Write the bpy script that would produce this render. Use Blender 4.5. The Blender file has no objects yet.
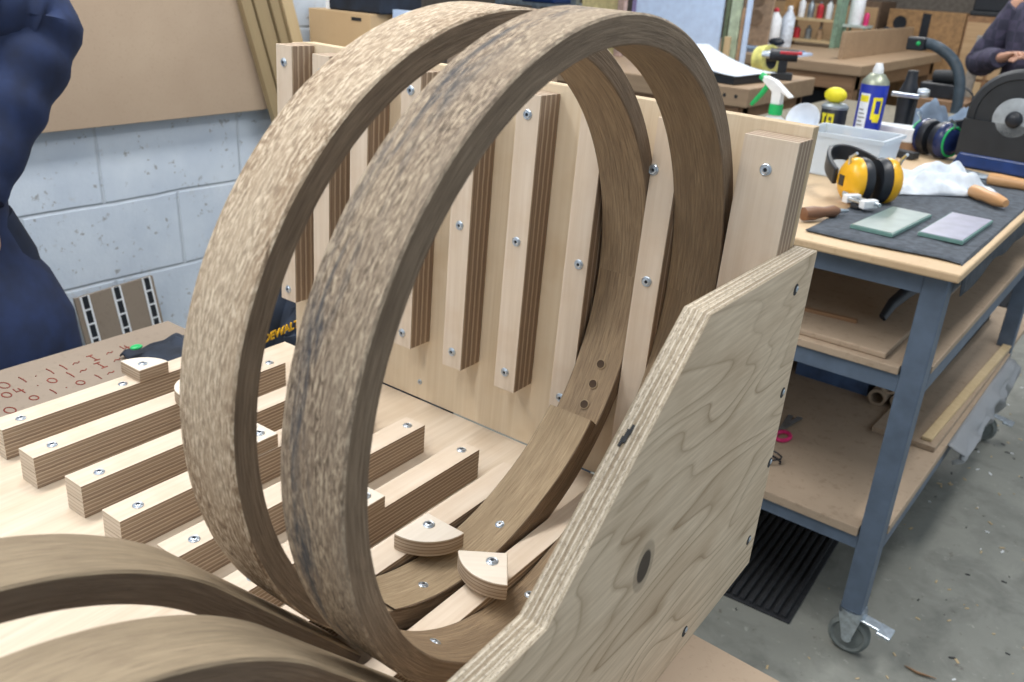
import bpy, math, random
from mathutils import Vector, Matrix, Quaternion, noise
random.seed(7)
PI = math.pi
col = bpy.context.scene.collection
sc = bpy.context.scene

# ------------------------------------------------------------------ frames
RR = Matrix([[0.779897, 0.623874, 0.050412], [0.285491, -0.282898, -0.915677], [-0.557005, 0.728526, -0.398742]])
RJ = Matrix([[0.810946, 0.579236, 0.082784], [0.291174, -0.276772, -0.915759], [-0.507528, 0.766735, -0.393106]])
CAM_H = 1.40
FZ = -.08          # finished floor level
T3 = RR.transposed() @ RJ
q_ = T3.to_quaternion(); q_.normalize()
# the jig stands on a slightly sloping trestle bench: its own frame (x along the seam, y towards the back board, z up)
JIG = Matrix.Translation(Vector((0, 0, CAM_H)) + q_ @ Vector((0, 0, -0.62))) @ q_.to_matrix().to_4x4()
ROOM = Matrix.Identity(4)

# ------------------------------------------------------------------ materials
def srgb(h):
    if isinstance(h, str):
        h = h.lstrip('#'); v = [int(h[i:i+2], 16)/255 for i in (0, 2, 4)]
    else: v = [c/255 for c in h]
    return tuple((c/12.92 if c <= .04045 else ((c+.055)/1.055)**2.4) for c in v) + (1,)

class NT:
    def __init__(s, name):
        s.m = bpy.data.materials.new(name); s.m.use_nodes = True
        s.t = s.m.node_tree; s.b = s.t.nodes['Principled BSDF']; s.y = 0
    def n(s, typ, **kw):
        nd = s.t.nodes.new(typ)
        for k, v in kw.items(): setattr(nd, k, v)
        return nd
    def l(s, a, b): s.t.links.new(a, b)
    def coords(s, kind='Object', scale=(1, 1, 1), rot=(0, 0, 0), loc=(0, 0, 0)):
        tc = s.n('ShaderNodeTexCoord'); mp = s.n('ShaderNodeMapping')
        mp.inputs['Scale'].default_value = scale; mp.inputs['Rotation'].default_value = rot; mp.inputs['Location'].default_value = loc
        s.l(tc.outputs[kind], mp.inputs['Vector']); return mp.outputs[0]
    def noise(s, vec, scale=5, detail=4, rough=.5, dist=0):
        nd = s.n('ShaderNodeTexNoise'); nd.inputs['Scale'].default_value = scale; nd.inputs['Detail'].default_value = detail
        nd.inputs['Roughness'].default_value = rough; nd.inputs['Distortion'].default_value = dist
        s.l(vec, nd.inputs['Vector']); return nd.outputs[0]
    def ramp(s, fac, stops):
        r = s.n('ShaderNodeValToRGB'); e = r.color_ramp.elements
        while len(e) < len(stops): e.new(.5)
        for k, (p, c) in enumerate(stops):
            e[k].position = p; e[k].color = srgb(c) if not isinstance(c, (int, float)) else (c, c, c, 1)
        s.l(fac, r.inputs[0]); return r.outputs[0]
    def mix(s, fac, a, b, mode='MIX'):
        m = s.n('ShaderNodeMix', data_type='RGBA', blend_type=mode)
        for val, sock in ((fac, m.inputs[0]), (a, m.inputs[6]), (b, m.inputs[7])):
            if hasattr(val, 'is_output'): s.l(val, sock)
            elif isinstance(val, (int, float)): sock.default_value = val
            else: sock.default_value = srgb(val)
        return m.outputs[2]
    def math(s, op, a, b=None, c=None):
        m = s.n('ShaderNodeMath', operation=op)
        for k, v in enumerate((a, b, c)):
            if v is None: continue
            if hasattr(v, 'is_output'): s.l(v, m.inputs[k])
            else: m.inputs[k].default_value = v
        return m.outputs[0]
    def bump(s, h, strength=.3, dist=.001):
        b = s.n('ShaderNodeBump'); b.inputs['Strength'].default_value = strength; b.inputs['Distance'].default_value = dist
        s.l(h, b.inputs['Height']); s.l(b.outputs[0], s.b.inputs['Normal'])
    def base(s, c, rough=.6, metal=0):
        if hasattr(c, 'is_output'): s.l(c, s.b.inputs['Base Color'])
        else: s.b.inputs['Base Color'].default_value = srgb(c)
        s.b.inputs['Roughness'].default_value = rough; s.b.inputs['Metallic'].default_value = metal
        return s.m

MATS = {}
def plain(key, c, rough=.5, metal=0, var=.12, scale=30, bump=0):
    if key in MATS: return MATS[key]
    t = NT(key); v = t.coords()
    n = t.noise(v, scale, 3)
    cc = [int(c.lstrip('#')[i:i+2], 16) for i in (0, 2, 4)]
    lo = tuple(max(0, x*(1-var)) for x in cc); hi = tuple(min(255, x*(1+var)) for x in cc)
    t.base(t.ramp(n, [(.3, lo), (.7, hi)]), rough, metal)
    if bump: t.bump(n, bump, .002)
    MATS[key] = t.m; return t.m

def wood(key, c1, c2, axis=1, fine=220, streak=7, rough=.6, bump=.15, blotch=None, c3=None, kind='Object'):
    """streaky timber; axis = grain direction"""
    t = NT(key)
    sc_ = [fine]*3; sc_[axis] = streak
    v = t.coords(kind, tuple(sc_))
    n = t.noise(v, 1, 5, .6)
    sc2 = [fine*.12]*3; sc2[axis] = streak*.35
    n2 = t.noise(t.coords(kind, tuple(sc2)), 1, 3, .5, .6)
    c = t.ramp(n, [(.3, c1), (.7, c2)])
    c = t.mix(t.ramp(n2, [(.35, 0.0), (.7, .75)]), c, c3 or c1)
    if blotch:
        n3 = t.noise(t.coords(kind), blotch[1], 3, .6)
        c = t.mix(t.ramp(n3, [(.5, 0.0), (.75, blotch[2])]), c, blotch[0])
    t.base(c, rough); t.bump(n, bump, .0008)
    MATS[key] = t.m; return t.m

def plyedge(key, axis, period, dark, light, line='#e3d2b8', rough_=0):
    t = NT(key)
    tc = t.n('ShaderNodeTexCoord'); sp = t.n('ShaderNodeSeparateXYZ'); t.l(tc.outputs['Object'], sp.inputs[0])
    z = sp.outputs[axis]
    w = t.noise(t.coords('Object', (60, 60, 60)), 1, 2)
    ph = t.math('ADD', t.math('MULTIPLY', z, 1/period), t.math('MULTIPLY', w, .25))
    fr = t.math('FRACT', ph)
    # coarse alternation: some plies pale, others brown
    band = t.noise(t.coords('Object', tuple(260. if k == axis else 3. for k in range(3))), 1, 2, .5)
    sc_ = [40]*3; sc_[axis] = 900
    fine = t.noise(t.coords('Object', tuple(sc_)), 1, 3)
    c = t.mix(t.ramp(band, [(.35, 0.0), (.65, 1.0)]), dark, light)
    c = t.mix(t.ramp(fine, [(.35, 0.0), (.75, .5)]), c, dark)
    c = t.mix(t.ramp(fr, [(.0, .9), (.16, .75), (.3, 0.0), (.82, 0.0), (1, .5)]), c, line)
    if rough_:
        sp_ = t.noise(t.coords('Object', (700, 200, 200)), 1, 4, .7)
        c = t.mix(t.ramp(sp_, [(.40, .6), (.50, 0.0)]), c, '#7d6c57')
    t.base(c, .75); t.bump(fr, .3, .0005)
    MATS[key] = t.m; return t.m

PLY = wood('birch_ply_face', '#d8cab8', '#e8dccd', 1, 160, 4, .55, .08, c3='#d5c5ae')
PLYBACK = wood('birch_ply_backboard', '#cfbb9d', '#dfcfb6', 2, 150, 3, .5, .06, blotch=('#bb9c72', 9, .4), c3='#dccbb0')
PLYBASE = wood('birch_ply_base', '#cbbba6', '#e0d3c2', 1, 120, 3.5, .55, .08, blotch=('#b89c7c', 7, .5), c3='#cdb99e')
BATFACE = wood('birch_ply_batten_face', '#cdbba6', '#dfd1c0', 1, 170, 5, .55, .06, blotch=('#c2a688', 20, .25), c3='#d2c1ab')
EDGE = plyedge('batten_ply_edge', 2, .0050, '#8a7665', '#a8957f', '#cdbda8')
EDGEV = plyedge('upright_ply_edge', 2, .0105, '#86715f', '#9c8872', '#c2b09a')  # coarser, lower contrast: the dimness on the upright edges is in the colour
EDGEY = plyedge('cleat_ply_edge', 2, .0042, '#a8947e', '#c9b9a4', '#7b6450')
EDGEP = plyedge('side_panel_ply_edge', 0, .0046, '#9f8e76', '#d3c6b0', '#e4dac8', rough_=1)
EDGEB = plyedge('back_board_ply_edge', 1, .004, '#c2ab88', '#dccbae', '#8b7357')
ENDP = plyedge('pale_ply_end', 2, .0052, '#c9b9a5', '#d9ccbb', '#b7a48e')
WHITEPLY = wood('pale_ply_top', '#ddd2c2', '#ebe3d6', 0, 120, 5, .5, .05)

def ring_outer(key, pale, mid, dark, stain=0):
    t = NT(key)
    v = t.coords('UV', (105, 430, 1))
    n = t.noise(v, 1, 6, .65, .4)
    v2 = t.coords('UV', (16, 70, 1)); n2 = t.noise(v2, 1, 4, .6, .5)
    v3 = t.coords('UV', (4.5, 14, 1)); n3 = t.noise(v3, 1, 3, .5, .3)
    c = t.ramp(n, [(.38, dark), (.49, mid), (.60, pale)])
    c = t.mix(t.ramp(n2, [(.45, 0.0), (.62, .55)]), c, mid)
    c = t.mix(t.ramp(n3, [(.42, 0.0), (.62, .35)]), c, pale)
    if stain:
        # blue-black tannin stains running along the band, of their own ragged shape
        v4 = t.coords('UV', (9, 60, 1), loc=(3.1, 0, 0)); n4 = t.noise(v4, 1, 6, .7, .8)
        tc = t.n('ShaderNodeTexCoord'); sp = t.n('ShaderNodeSeparateXYZ'); t.l(tc.outputs['UV'], sp.inputs[0])
        d = t.math('ABSOLUTE', t.math('SUBTRACT', sp.outputs[1], .016))
        fall = t.ramp(t.math('MULTIPLY', d, 45), [(0, 1.0), (.35, .8), (.7, .12)])
        c = t.mix(t.mix(1.0, t.ramp(n4, [(.46, 0.0), (.60, stain)]), fall, 'MULTIPLY'), c, '#3b4048')
    h = t.math('ADD', n, t.math('MULTIPLY', n2, .8))
    t.base(c, .8); t.bump(h, .9, .0022)
    MATS[key] = t.m; return t.m
OUT_A = ring_outer('rough_sawn_oak_tan', '#dccbb2', '#a68f75', '#705a45')
OUT_B = ring_outer('rough_sawn_oak_stained', '#c0ae95', '#8b7966', '#584939', .9)

def ring_side(key, a, b, rough_rings=0):
    t = NT(key); v = t.coords('UV', (26, 520, 1)); n = t.noise(v, 1, 5, .65, .5)
    n2 = t.noise(t.coords('UV', (9, 60, 1)), 1, 3, .5)
    c = t.ramp(n, [(.3, a), (.7, b)])
    c = t.mix(t.ramp(n2, [(.4, 0.0), (.7, .5)]), c, a)
    t.base(c, .75); t.bump(n, .8, .0018); MATS[key] = t.m; return t.m
OUT_C = ring_side('weathered_oak_smooth', '#7f6f5a', '#a8977c')
SIDE = ring_side('sawn_oak_edge', '#61503f', '#9a866f')  # darker than the outer faces; mostly shade put into the colour
INNER = ring_side('planed_oak_inner', '#74614c', '#a08a6c')  # inner faces toned down too, part of their shade is in the colour
INNER_A = ring_side('planed_oak_inner_tan', '#7d6953', '#b39c7c')
INNER_L = ring_side('planed_oak_lap', '#8a765b', '#b7a283')
SIDE_C = ring_side('sawn_oak_edge_soft', '#5c4d3e', '#7d6c5a')  # same painted shade for the sides of the foreground arcs

def panel_mat():
    t = NT('softwood_ply_panel')
    v = t.coords('Object', (1, 1, 1), rot=(-.32, 0, 0))
    nz = t.noise(t.coords('Object', (3, 7, 17), rot=(-.32, 0, 0)), 1, 3, .55, .6)
    cn = t.noise(t.coords('Object', (1, 1.5, 6.8), rot=(-.42, 0, 0), loc=(0, .3, .1)), 1, 2.2, .45, .35)
    ln = t.math('FRACT', t.math('MULTIPLY', cn, 21))
    cn2 = t.noise(t.coords('Object', (2, 3, 9), rot=(-.38, 0, 0)), 1, 2, .5)
    fine = t.noise(t.coords('Object', (100, 14, 260), rot=(-.32, 0, 0)), 1, 4, .6)
    c = t.ramp(fine, [(.3, '#c9b59a'), (.7, '#e4d1b6')])
    c = t.mix(t.ramp(nz, [(.4, 0.0), (.7, .5)]), c, '#bda587')
    c = t.mix(t.mix(1.0, t.ramp(ln, [(0, .85), (.10, .35), (.35, .05), (.9, .0), (1, .5)]), t.ramp(cn2, [(.35, .35), (.6, 1.0)]), 'MULTIPLY'), c, '#927a5c')
    # knot
    tc = t.n('ShaderNodeTexCoord'); mp2 = t.n('ShaderNodeMapping', vector_type='POINT')
    mp2.inputs['Location'].default_value = (0, -.300, -.146-.056); t.l(tc.outputs['Object'], mp2.inputs[0])
    mp3 = t.n('ShaderNodeMapping'); mp3.inputs['Scale'].default_value = (0, 44, 32); mp3.inputs['Rotation'].default_value = (.15, 0, 0)
    t.l(mp2.outputs[0], mp3.inputs[0])
    L = t.n('ShaderNodeVectorMath', operation='LENGTH'); t.l(mp3.outputs[0], L.inputs[0])
    c = t.mix(t.ramp(L.outputs['Value'], [(0, .92), (.50, .92), (.58, .35), (.8, .3), (.9, 0.0)]), c, '#23170f')
    t.base(c, .7); t.bump(fine, .2, .001); MATS['panel'] = t.m; return t.m
PANEL = panel_mat()

def speck(key, c1, c2, dark, scale=60, rough=.8, amt=.5):
    t = NT(key); n = t.noise(t.coords(), scale, 4, .7); n2 = t.noise(t.coords(), 2.2, 4, .6)
    c = t.ramp(n2, [(.3, c1), (.7, c2)])
    c = t.mix(t.ramp(n, [(.55, 0.0), (.72, amt)]), c, dark)
    t.base(c, rough); t.bump(n, .15, .001); MATS[key] = t.m; return t.m
MDF = speck('mdf_board', '#a8937e', '#b5a18b', '#937d68', 140, .75, .3)
MDFDIRTY = speck('mdf_bench_top', '#85786a', '#95887a', '#6b5f50', 90, .75, .35)
MDFPINK = speck('mdf_bench_edge', '#b59f88', '#c4ae97', '#98826b', 120, .75, .3)
CHIP = speck('chipboard_top', '#bfa482', '#cfb693', '#9c7c5a', 70, .6, .35)
SHELFM = speck('dusty_board', '#9a8874', '#b29e88', '#77644f', 50, .8, .45)
def floor_mat():
    t = NT('worn_concrete'); n = t.noise(t.coords(), 1.6, 6, .6, .3); n2 = t.noise(t.coords(), 45, 5, .7); n3 = t.noise(t.coords(), 7, 5, .65, .5)
    c = t.ramp(n, [(.3, '#787a74'), (.7, '#9a9b93')])
    c = t.mix(t.ramp(n3, [(.46, 0.0), (.70, .65)]), c, '#62645f')
    c = t.mix(t.ramp(n2, [(.62, 0.0), (.74, .5)]), c, '#c2c1b8')
    c = t.mix(t.ramp(t.noise(t.coords(loc=(5, 3, 0)), 30, 4, .7), [(.64, 0.0), (.72, .7)]), c, '#5d584f')
    t.base(c, .55); t.bump(n2, .25, .002); return t.m
FLOOR = floor_mat()
def wall_mat():
    t = NT('painted_blockwork')
    tc = t.n('ShaderNodeTexCoord'); sp = t.n('ShaderNodeSeparateXYZ'); t.l(tc.outputs['Object'], sp.inputs[0])
    cb = t.n('ShaderNodeCombineXYZ')
    dn = t.noise(t.coords('Object'), 6, 2)
    t.l(t.math('ADD', sp.outputs[1], .19), cb.inputs[0])
    t.l(t.math('ADD', t.math('ADD', sp.outputs[2], -.025), t.math('MULTIPLY', dn, .012)), cb.inputs[1])
    b = t.n('ShaderNodeTexBrick'); b.offset = .5; b.squash = 1
    b.inputs['Scale'].default_value = 1; b.inputs['Brick Width'].default_value = .46; b.inputs['Row Height'].default_value = .231
    b.inputs['Mortar Size'].default_value = .007; b.inputs['Mortar Smooth'].default_value = .8; b.inputs['Bias'].default_value = -1
    b.inputs['Color1'].default_value = (1, 1, 1, 1); b.inputs['Color2'].default_value = (1, 1, 1, 1); b.inputs['Mortar'].default_value = (0, 0, 0, 1)
    t.l(cb.outputs[0], b.inputs['Vector'])
    n = t.noise(t.coords(), 40, 5, .7); n2 = t.noise(t.coords(), 5, 4, .6)
    c = t.ramp(n2, [(.3, '#c3d0e0'), (.7, '#d8e3ef')])
    c = t.mix(t.math('MULTIPLY', b.outputs['Fac'], .3), c, '#a3a9ae')
    n4 = t.noise(t.coords(loc=(2, 7, 1)), 34, 4, .7)
    c = t.mix(t.ramp(n4, [(.62, 0.0), (.67, .7)]), c, '#8a8a88')
    c = t.mix(t.ramp(t.noise(t.coords(loc=(9, 1, 4)), 9, 6, .75), [(.60, 0.0), (.72, .45)]), c, '#a59f93')
    h = t.math('ADD', t.math('MULTIPLY', b.outputs['Fac'], -1.2), t.math('MULTIPLY', n, .5))
    t.base(c, .7); t.bump(h, .5, .006); return t.m
WALL = wall_mat()
STEEL = plain('blue_grey_paint', '#5d6b7d', .45, .1, .06, 25)
ZINC = plain('zinc_plated', '#c3ccd4', .3, .9, .1, 80)
SCREWM = plain('screw_zinc', '#c2ccd6', .32, .85, .06, 200)
DARK = plain('socket_dark', '#23262b', .6)
RUBBER = plain('grey_rubber', '#6d7371', .7)
BLACK = plain('black_plastic', '#1d2128', .4, 0, .15)
BLACKR = plain('black_rubber', '#24262a', .75, 0, .2, 60, .3)
NAVY = plain('navy_cotton', '#182748', .9, 0, .2, 18, .4)
NAVY2 = plain('dark_navy_twill', '#17233a', .9, 0, .2, 14, .4)
SKIN = plain('skin', '#c99a82', .5, 0, .06)
YEL = plain('yellow_shell', '#e3ac1e', .3, 0, .05)
YELB = plain('bright_yellow', '#e6dc2c', .45, 0, .06)
GREEN = plain('bright_green', '#1fae62', .4, 0, .06)
RED = plain('red_plastic', '#b8323c', .45)
PINK = plain('magenta_plastic', '#cc2c6c', .45)
BLUE = plain('deep_blue', '#1b2f9c', .35, 0, .08)
BLUEC = plain('steel_blue_enamel', '#15356f', .35, 0, .1)
WHITE = plain('white_plastic', '#e4e8ec', .5, 0, .04)
PAPER = plain('white_paper', '#dfe8f4', .8, 0, .03)
BOARDW = plain('pale_blue_board', '#c3d9fa', .5, 0, .03)
GREYCL = plain('grey_blue_cloth', '#77879b', .95, 0, .15, 12, .5)
MATCL = plain('dark_bench_cloth', '#4a5058', .95, 0, .15, 60, .4)
RAG = plain('white_rag', '#cfd7e0', .95, 0, .08, 25, .4)
HANDLE = wood('beech_handle', '#b98a5c', '#cfa273', 0, 90, 8, .4, .05)
DHANDLE = wood('dark_file_handle', '#6a4833', '#8d6547', 1, 90, 8, .4, .05)
BENCHW = wood('worn_bench_beech', '#9a8269', '#b59b7d', 0, 60, 4, .55, .08)
BENCHD = wood('worn_bench_brown', '#836449', '#a07f60', 0, 60, 4, .55, .08)
PLANK = wood('old_plank', '#8f7d5f', '#a8956f', 2, 60, 2, .65, .12)
PLANKL = wood('pale_plank', '#bda67f', '#cfba93', 2, 60, 2, .65, .12)
CARD = speck('cardboard', '#c4a67e', '#ceb189', '#ae8f68', 30, .8, .2)
CREAM = plain('cream_board', '#cfc08c', .7)
GREYM = plain('grey_metal', '#8c959c', .4, .6)
TAN = wood('plywood_shelf', '#b08f68', '#c7a680', 0, 60, 4, .6, .08)
INK = plain('red_marker_ink', '#7a2e22', .8, 0, .1)
DGREY = plain('dark_grey_guard', '#222529', .6, 0, .1)
DISC = plain('pale_grey_disc', '#9fa6ab', .5)
TEAL = plain('teal_enamel', '#2f86a4', .4)
CHECK = None
def check_mat():
    t = NT('dark_check_shirt'); n = t.n('ShaderNodeTexChecker'); n.inputs['Scale'].default_value = 18
    n.inputs['Color1'].default_value = srgb('#3c3c4e'); n.inputs['Color2'].default_value = srgb('#4e4a60')
    t.l(t.coords(), n.inputs[0]); n2 = t.noise(t.coords(), 22, 3)
    t.base(t.mix(t.ramp(n2, [(.4, 0.0), (.7, .6)]), n.outputs[0], '#2c2c3c'), .9); return t.m
CHECK = check_mat()
def glass_mat(key, c, rough, trans, alpha=1):
    t = NT(key); t.base(c, rough); t.b.inputs['Transmission Weight'].default_value = trans; t.b.inputs['Alpha'].default_value = alpha; return t.m
GLASS = glass_mat('green_tinted_glass', '#86b0a8', .25, .35)
FROST = glass_mat('frosted_plastic', '#dfe9f2', .35, .3, .62)
FILM = glass_mat('grey_film', '#a9adb2', .4, .2, .75)
BAG = plain('black_nylon', '#1b2432', .8, 0, .25, 20, .4)

# ------------------------------------------------------------------ mesh builder
class B:
    def __init__(s): s.v = []; s.f = []; s.m = []; s.uv = []
    def add(s, V, F, mi=0, uv=None):
        o = len(s.v); s.v += [Vector(p) for p in V]
        for k, f in enumerate(F):
            s.f.append([i+o for i in f]); s.m.append(mi[k] if isinstance(mi, (list, tuple)) else mi)
            s.uv.append(uv[k] if uv else None)
        return s
    def box(s, lo, hi, mi=0, M=None):
        x0, y0, z0 = lo; x1, y1, z1 = hi
        V = [(x0, y0, z0), (x1, y0, z0), (x1, y1, z0), (x0, y1, z0), (x0, y0, z1), (x1, y0, z1), (x1, y1, z1), (x0, y1, z1)]
        if M is not None: V = [M @ Vector(p) for p in V]
        F = [(0, 4, 7, 3), (1, 2, 6, 5), (0, 1, 5, 4), (3, 7, 6, 2), (0, 3, 2, 1), (4, 5, 6, 7)]
        return s.add(V, F, mi)
    def prism(s, poly, a, b, axis=2, mt=0, ms=0):
        """poly in the two other axes (cyclic order), extruded a..b along axis"""
        n = len(poly)
        def P(u, w):
            if axis == 2: return (u[0], u[1], w)
            if axis == 0: return (w, u[0], u[1])
            return (u[0], w, u[1])
        V = [P(p, a) for p in poly] + [P(p, b) for p in poly]
        F = [list(range(n))[::-1], list(range(n, 2*n))] + [(i, (i+1) % n, n+(i+1) % n, n+i) for i in range(n)]
        return s.add(V, F, [mt, mt]+[ms]*n)
    def lathe(s, prof, M=None, seg=24, mi=0, cap=True):
        M = M or Matrix.Identity(4); V = []; F = []
        for r, z in prof:
            for k in range(seg):
                a = 2*PI*k/seg; V.append(M @ Vector((r*math.cos(a), r*math.sin(a), z)))
        for j in range(len(prof)-1):
            for k in range(seg):
                k2 = (k+1) % seg; F.append((j*seg+k, j*seg+k2, (j+1)*seg+k2, (j+1)*seg+k))
        mm = [mi[j] if isinstance(mi, (list, tuple)) else mi for j in range(len(prof)-1) for k in range(seg)]
        if cap:
            F.append(list(range(seg))[::-1]); mm.append(mi[0] if isinstance(mi, (list, tuple)) else mi)
            F.append([(len(prof)-1)*seg+k for k in range(seg)]); mm.append(mi[-1] if isinstance(mi, (list, tuple)) else mi)
        return s.add(V, F, mm)
    def cyl(s, p, q, r0, r1=None, seg=16, mi=0):
        p, q = Vector(p), Vector(q); d = q-p
        M = Matrix.Translation(p) @ d.to_track_quat('Z', 'Y').to_matrix().to_4x4()
        return s.lathe([(r0, 0), (r0 if r1 is None else r1, d.length)], M, seg, mi)
    def tube(s, path, r, seg=10, mi=0, flat=1):
        path = [Vector(p) for p in path]; n = len(path); V = []; F = []
        up = None
        for i, p in enumerate(path):
            t = (path[min(i+1, n-1)]-path[max(i-1, 0)]).normalized()
            if up is None: up = t.orthogonal().normalized()
            up = (up-t*up.dot(t)).normalized(); w = t.cross(up)
            rr = r[i] if isinstance(r, (list, tuple)) else r
            for k in range(seg):
                a = 2*PI*k/seg; V.append(p+up*rr*math.cos(a)*flat+w*rr*math.sin(a))
        for i in range(n-1):
            for k in range(seg):
                k2 = (k+1) % seg; F.append((i*seg+k, i*seg+k2, (i+1)*seg+k2, (i+1)*seg+k))
        F.append(list(range(seg))[::-1]); F.append([(n-1)*seg+k for k in range(seg)])
        return s.add(V, F, mi)
    def blob(s, c, r, mi=0, seg=16, rings=10, amp=0, fr=8, seed=0, flatbottom=False):
        V = []; F = []; c = Vector(c)
        for j in range(rings+1):
            th = PI*j/rings
            for k in range(seg):
                ph = 2*PI*k/seg; d = Vector((math.sin(th)*math.cos(ph), math.sin(th)*math.sin(ph), math.cos(th)))
                g = 1+amp*noise.noise(d*fr*.3+Vector((seed, 0, 0)))
                p = Vector((d.x*r[0]*g, d.y*r[1]*g, d.z*r[2]*g))
                if flatbottom: p.z = max(p.z, -r[2]*.35)
                V.append(c+p)
        for j in range(rings):
            for k in range(seg):
                k2 = (k+1) % seg; F.append((j*seg+k, (j+1)*seg+k, (j+1)*seg+k2, j*seg+k2))
        return s.add(V, F, mi)
    def xf(s, M):
        s.v = [M @ p for p in s.v]; return s

def mesh(name, b, mats, smooth=False, bevel=0, parent=None):
    me = bpy.data.meshes.new(name)
    me.from_pydata([tuple(p) for p in b.v], [], b.f); me.update()
    for m in (mats if isinstance(mats, (list, tuple)) else [mats]): me.materials.append(m)
    for p, k in zip(me.polygons, b.m): p.material_index = k
    if any(u for u in b.uv):
        uvl = me.uv_layers.new(name='UVMap')
        for p, u in zip(me.polygons, b.uv):
            if u:
                for li, c in zip(p.loop_indices, u): uvl.data[li].uv = c
    if smooth:
        for p in me.polygons: p.use_smooth = True
        me.set_sharp_from_angle(angle=math.radians(38))
    o = bpy.data.objects.new(name, me); col.objects.link(o)
    if bevel:
        md = o.modifiers.new('bevel', 'BEVEL'); md.width = bevel; md.segments = 2; md.limit_method = 'ANGLE'; md.angle_limit = .6
    if parent is not None: o.parent = parent
    return o
def tag(o, label=None, cat=None, group=None, kind=None):
    if label: o['label'] = label
    if cat: o['category'] = cat
    if group: o['group'] = group
    if kind: o['kind'] = kind
    return o
def root(name, label, cat, loc, F=ROOM, rot=(0, 0, 0), group=None):
    o = bpy.data.objects.new(name, None); col.objects.link(o); o.empty_display_size = .05
    from mathutils import Euler
    o.matrix_world = F @ Matrix.Translation(loc) @ Euler(rot).to_matrix().to_4x4()
    return tag(o, label, cat, group)
def part(name, b, mats, parent, label=None, **kw):
    o = mesh(name, b, mats, parent=parent, **kw)
    if label: o['label'] = label
    return o
def solo(name, b, mats, label, cat, loc=(0, 0, 0), F=ROOM, rot=(0, 0, 0), group=None, kind=None, **kw):
    from mathutils import Euler
    o = mesh(name, b, mats, **kw)
    o.matrix_world = F @ Matrix.Translation(loc) @ Euler(rot).to_matrix().to_4x4()
    return tag(o, label, cat, group, kind)

# ------------------------------------------------------------------ screws
_sc = None
def screw(parent, loc, rot=(0, 0, 0), r=.0062, name='screw'):
    global _sc
    from mathutils import Euler
    if _sc is None:
        b = B(); b.lathe([(1.0, -.3), (1.0, .12), (.86, .22), (.72, .16), (.66, .30), (.5, .36), (.34, .36), (.32, .1)], None, 20, [0, 0, 0, 0, 0, 0, 0, 1])
        _sc = mesh('screw', b, [SCREWM, DARK], smooth=True); o = _sc
    else:
        o = _sc.copy(); col.objects.link(o)
    o.name = name; o.parent = parent
    o.matrix_local = Matrix.Translation(loc) @ Euler(rot).to_matrix().to_4x4() @ Matrix.Diagonal((r, r, r, 1))
    return o

# ================================================================== THE JIG
D = .9175; BH = .043
# base board
b = B(); b.box((-.41, -.45, -.018), (.402, .439, 0), (1, 1, 1, 1, 0, 0))
base = root('jig_base', 'large pale birch plywood base board of the jig, lying flat under the wooden battens', 'plywood board', (-.664, .4785, 0), JIG)
part('board', b, [PLYBASE, plyedge('base_ply_edge', 2, .0035, '#a98f70', '#cdb897')], base)
for y in (-.40, .0, .40):
    b = B(); b.box((-.40, y-.02, -.0555), (.402, y+.02, -.0182)); part('rail', b, TAN, base)
# back board
b = B()
x0, x1, z0, z1 = -1.075, -.2625, 0.0022, .497
poly = [(x0+.03, z0), (x1, z0), (x1, z1), (x0+.06, z1), (x0+.03, z1-.004)]
b.prism([(p[0]+.669, p[1]) for p in poly], 0, .018, 1, 0, 1)
back = root('back_board', 'upright pale plywood back board of the jig with vertical battens screwed to it', 'plywood board', (-.669, D+.0005, 0), JIG)
part('board', b, [PLYBACK, EDGEB], back, bevel=.0008)
for z in (.03,): 
    screw(back, (-.1, -.0004, z), (PI/2, 0, 0), .004); screw(back, (-.3, -.0004, z), (PI/2, 0, 0), .004)

# base battens -----------------------------------------------------------
def batten(name, label, c, y0, y1, w, F, screws, rot=(0, 0, 0), z=0, group=None, h=BH, em=None):
    em = em or EDGE
    L = y1-y0
    r = root(name, label, 'batten', c, F, rot, group)
    b = B()
    b.box((-w/2, 0, .0003), (w/2, L, h/2-.0002), (0, 0, 2, 0, 0, 0)); bb = B(); bb.box((-w/2, 0, h/2), (w/2, L, h), (0, 0, 2, 0, 1, 1))
    part('lower_layer', b, [em, BATFACE, ENDP], r, bevel=.0006)
    part('upper_layer', bb, [em, BATFACE, ENDP], r, bevel=.0006)
    for s in screws: screw(r, (s[0], s[1], h+.0002))
    return r
ORD = ['outermost, farthest left beside the handwritten board', 'second from the left edge', 'third from the left edge', 'fourth from the left edge', 'fifth from the left edge, crossing behind the hoops', 'sixth, seen through the front hoop beside the round cleats']
bx = [-1.044, -.956, -.862, -.772, -.677, -.5835]
for k, x in enumerate(bx):
    y0 = (.428, .420, .424, .415, .418, .418)[k]
    batten('base_batten', 'base batten ' + ORD[k], (x, y0, 0), y0, .803, .034, JIG,
           [(.004, .03), (.001, .803-y0-.018)] + ([(.005, .17)] if k == 0 else []), group='battens on the base board')
batten('base_batten', 'pale plywood batten on the base under the left of the two big cleats', (-.5085, .425, 0), .425, .80, .034, JIG, [], group='battens on the base board')
batten('base_batten', 'pale plywood batten on the base lying between the two hoops under the right cleat', (-.405, .425, 0), .425, .86, .0300, JIG, [], group='battens on the base board', h=.035)
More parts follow.
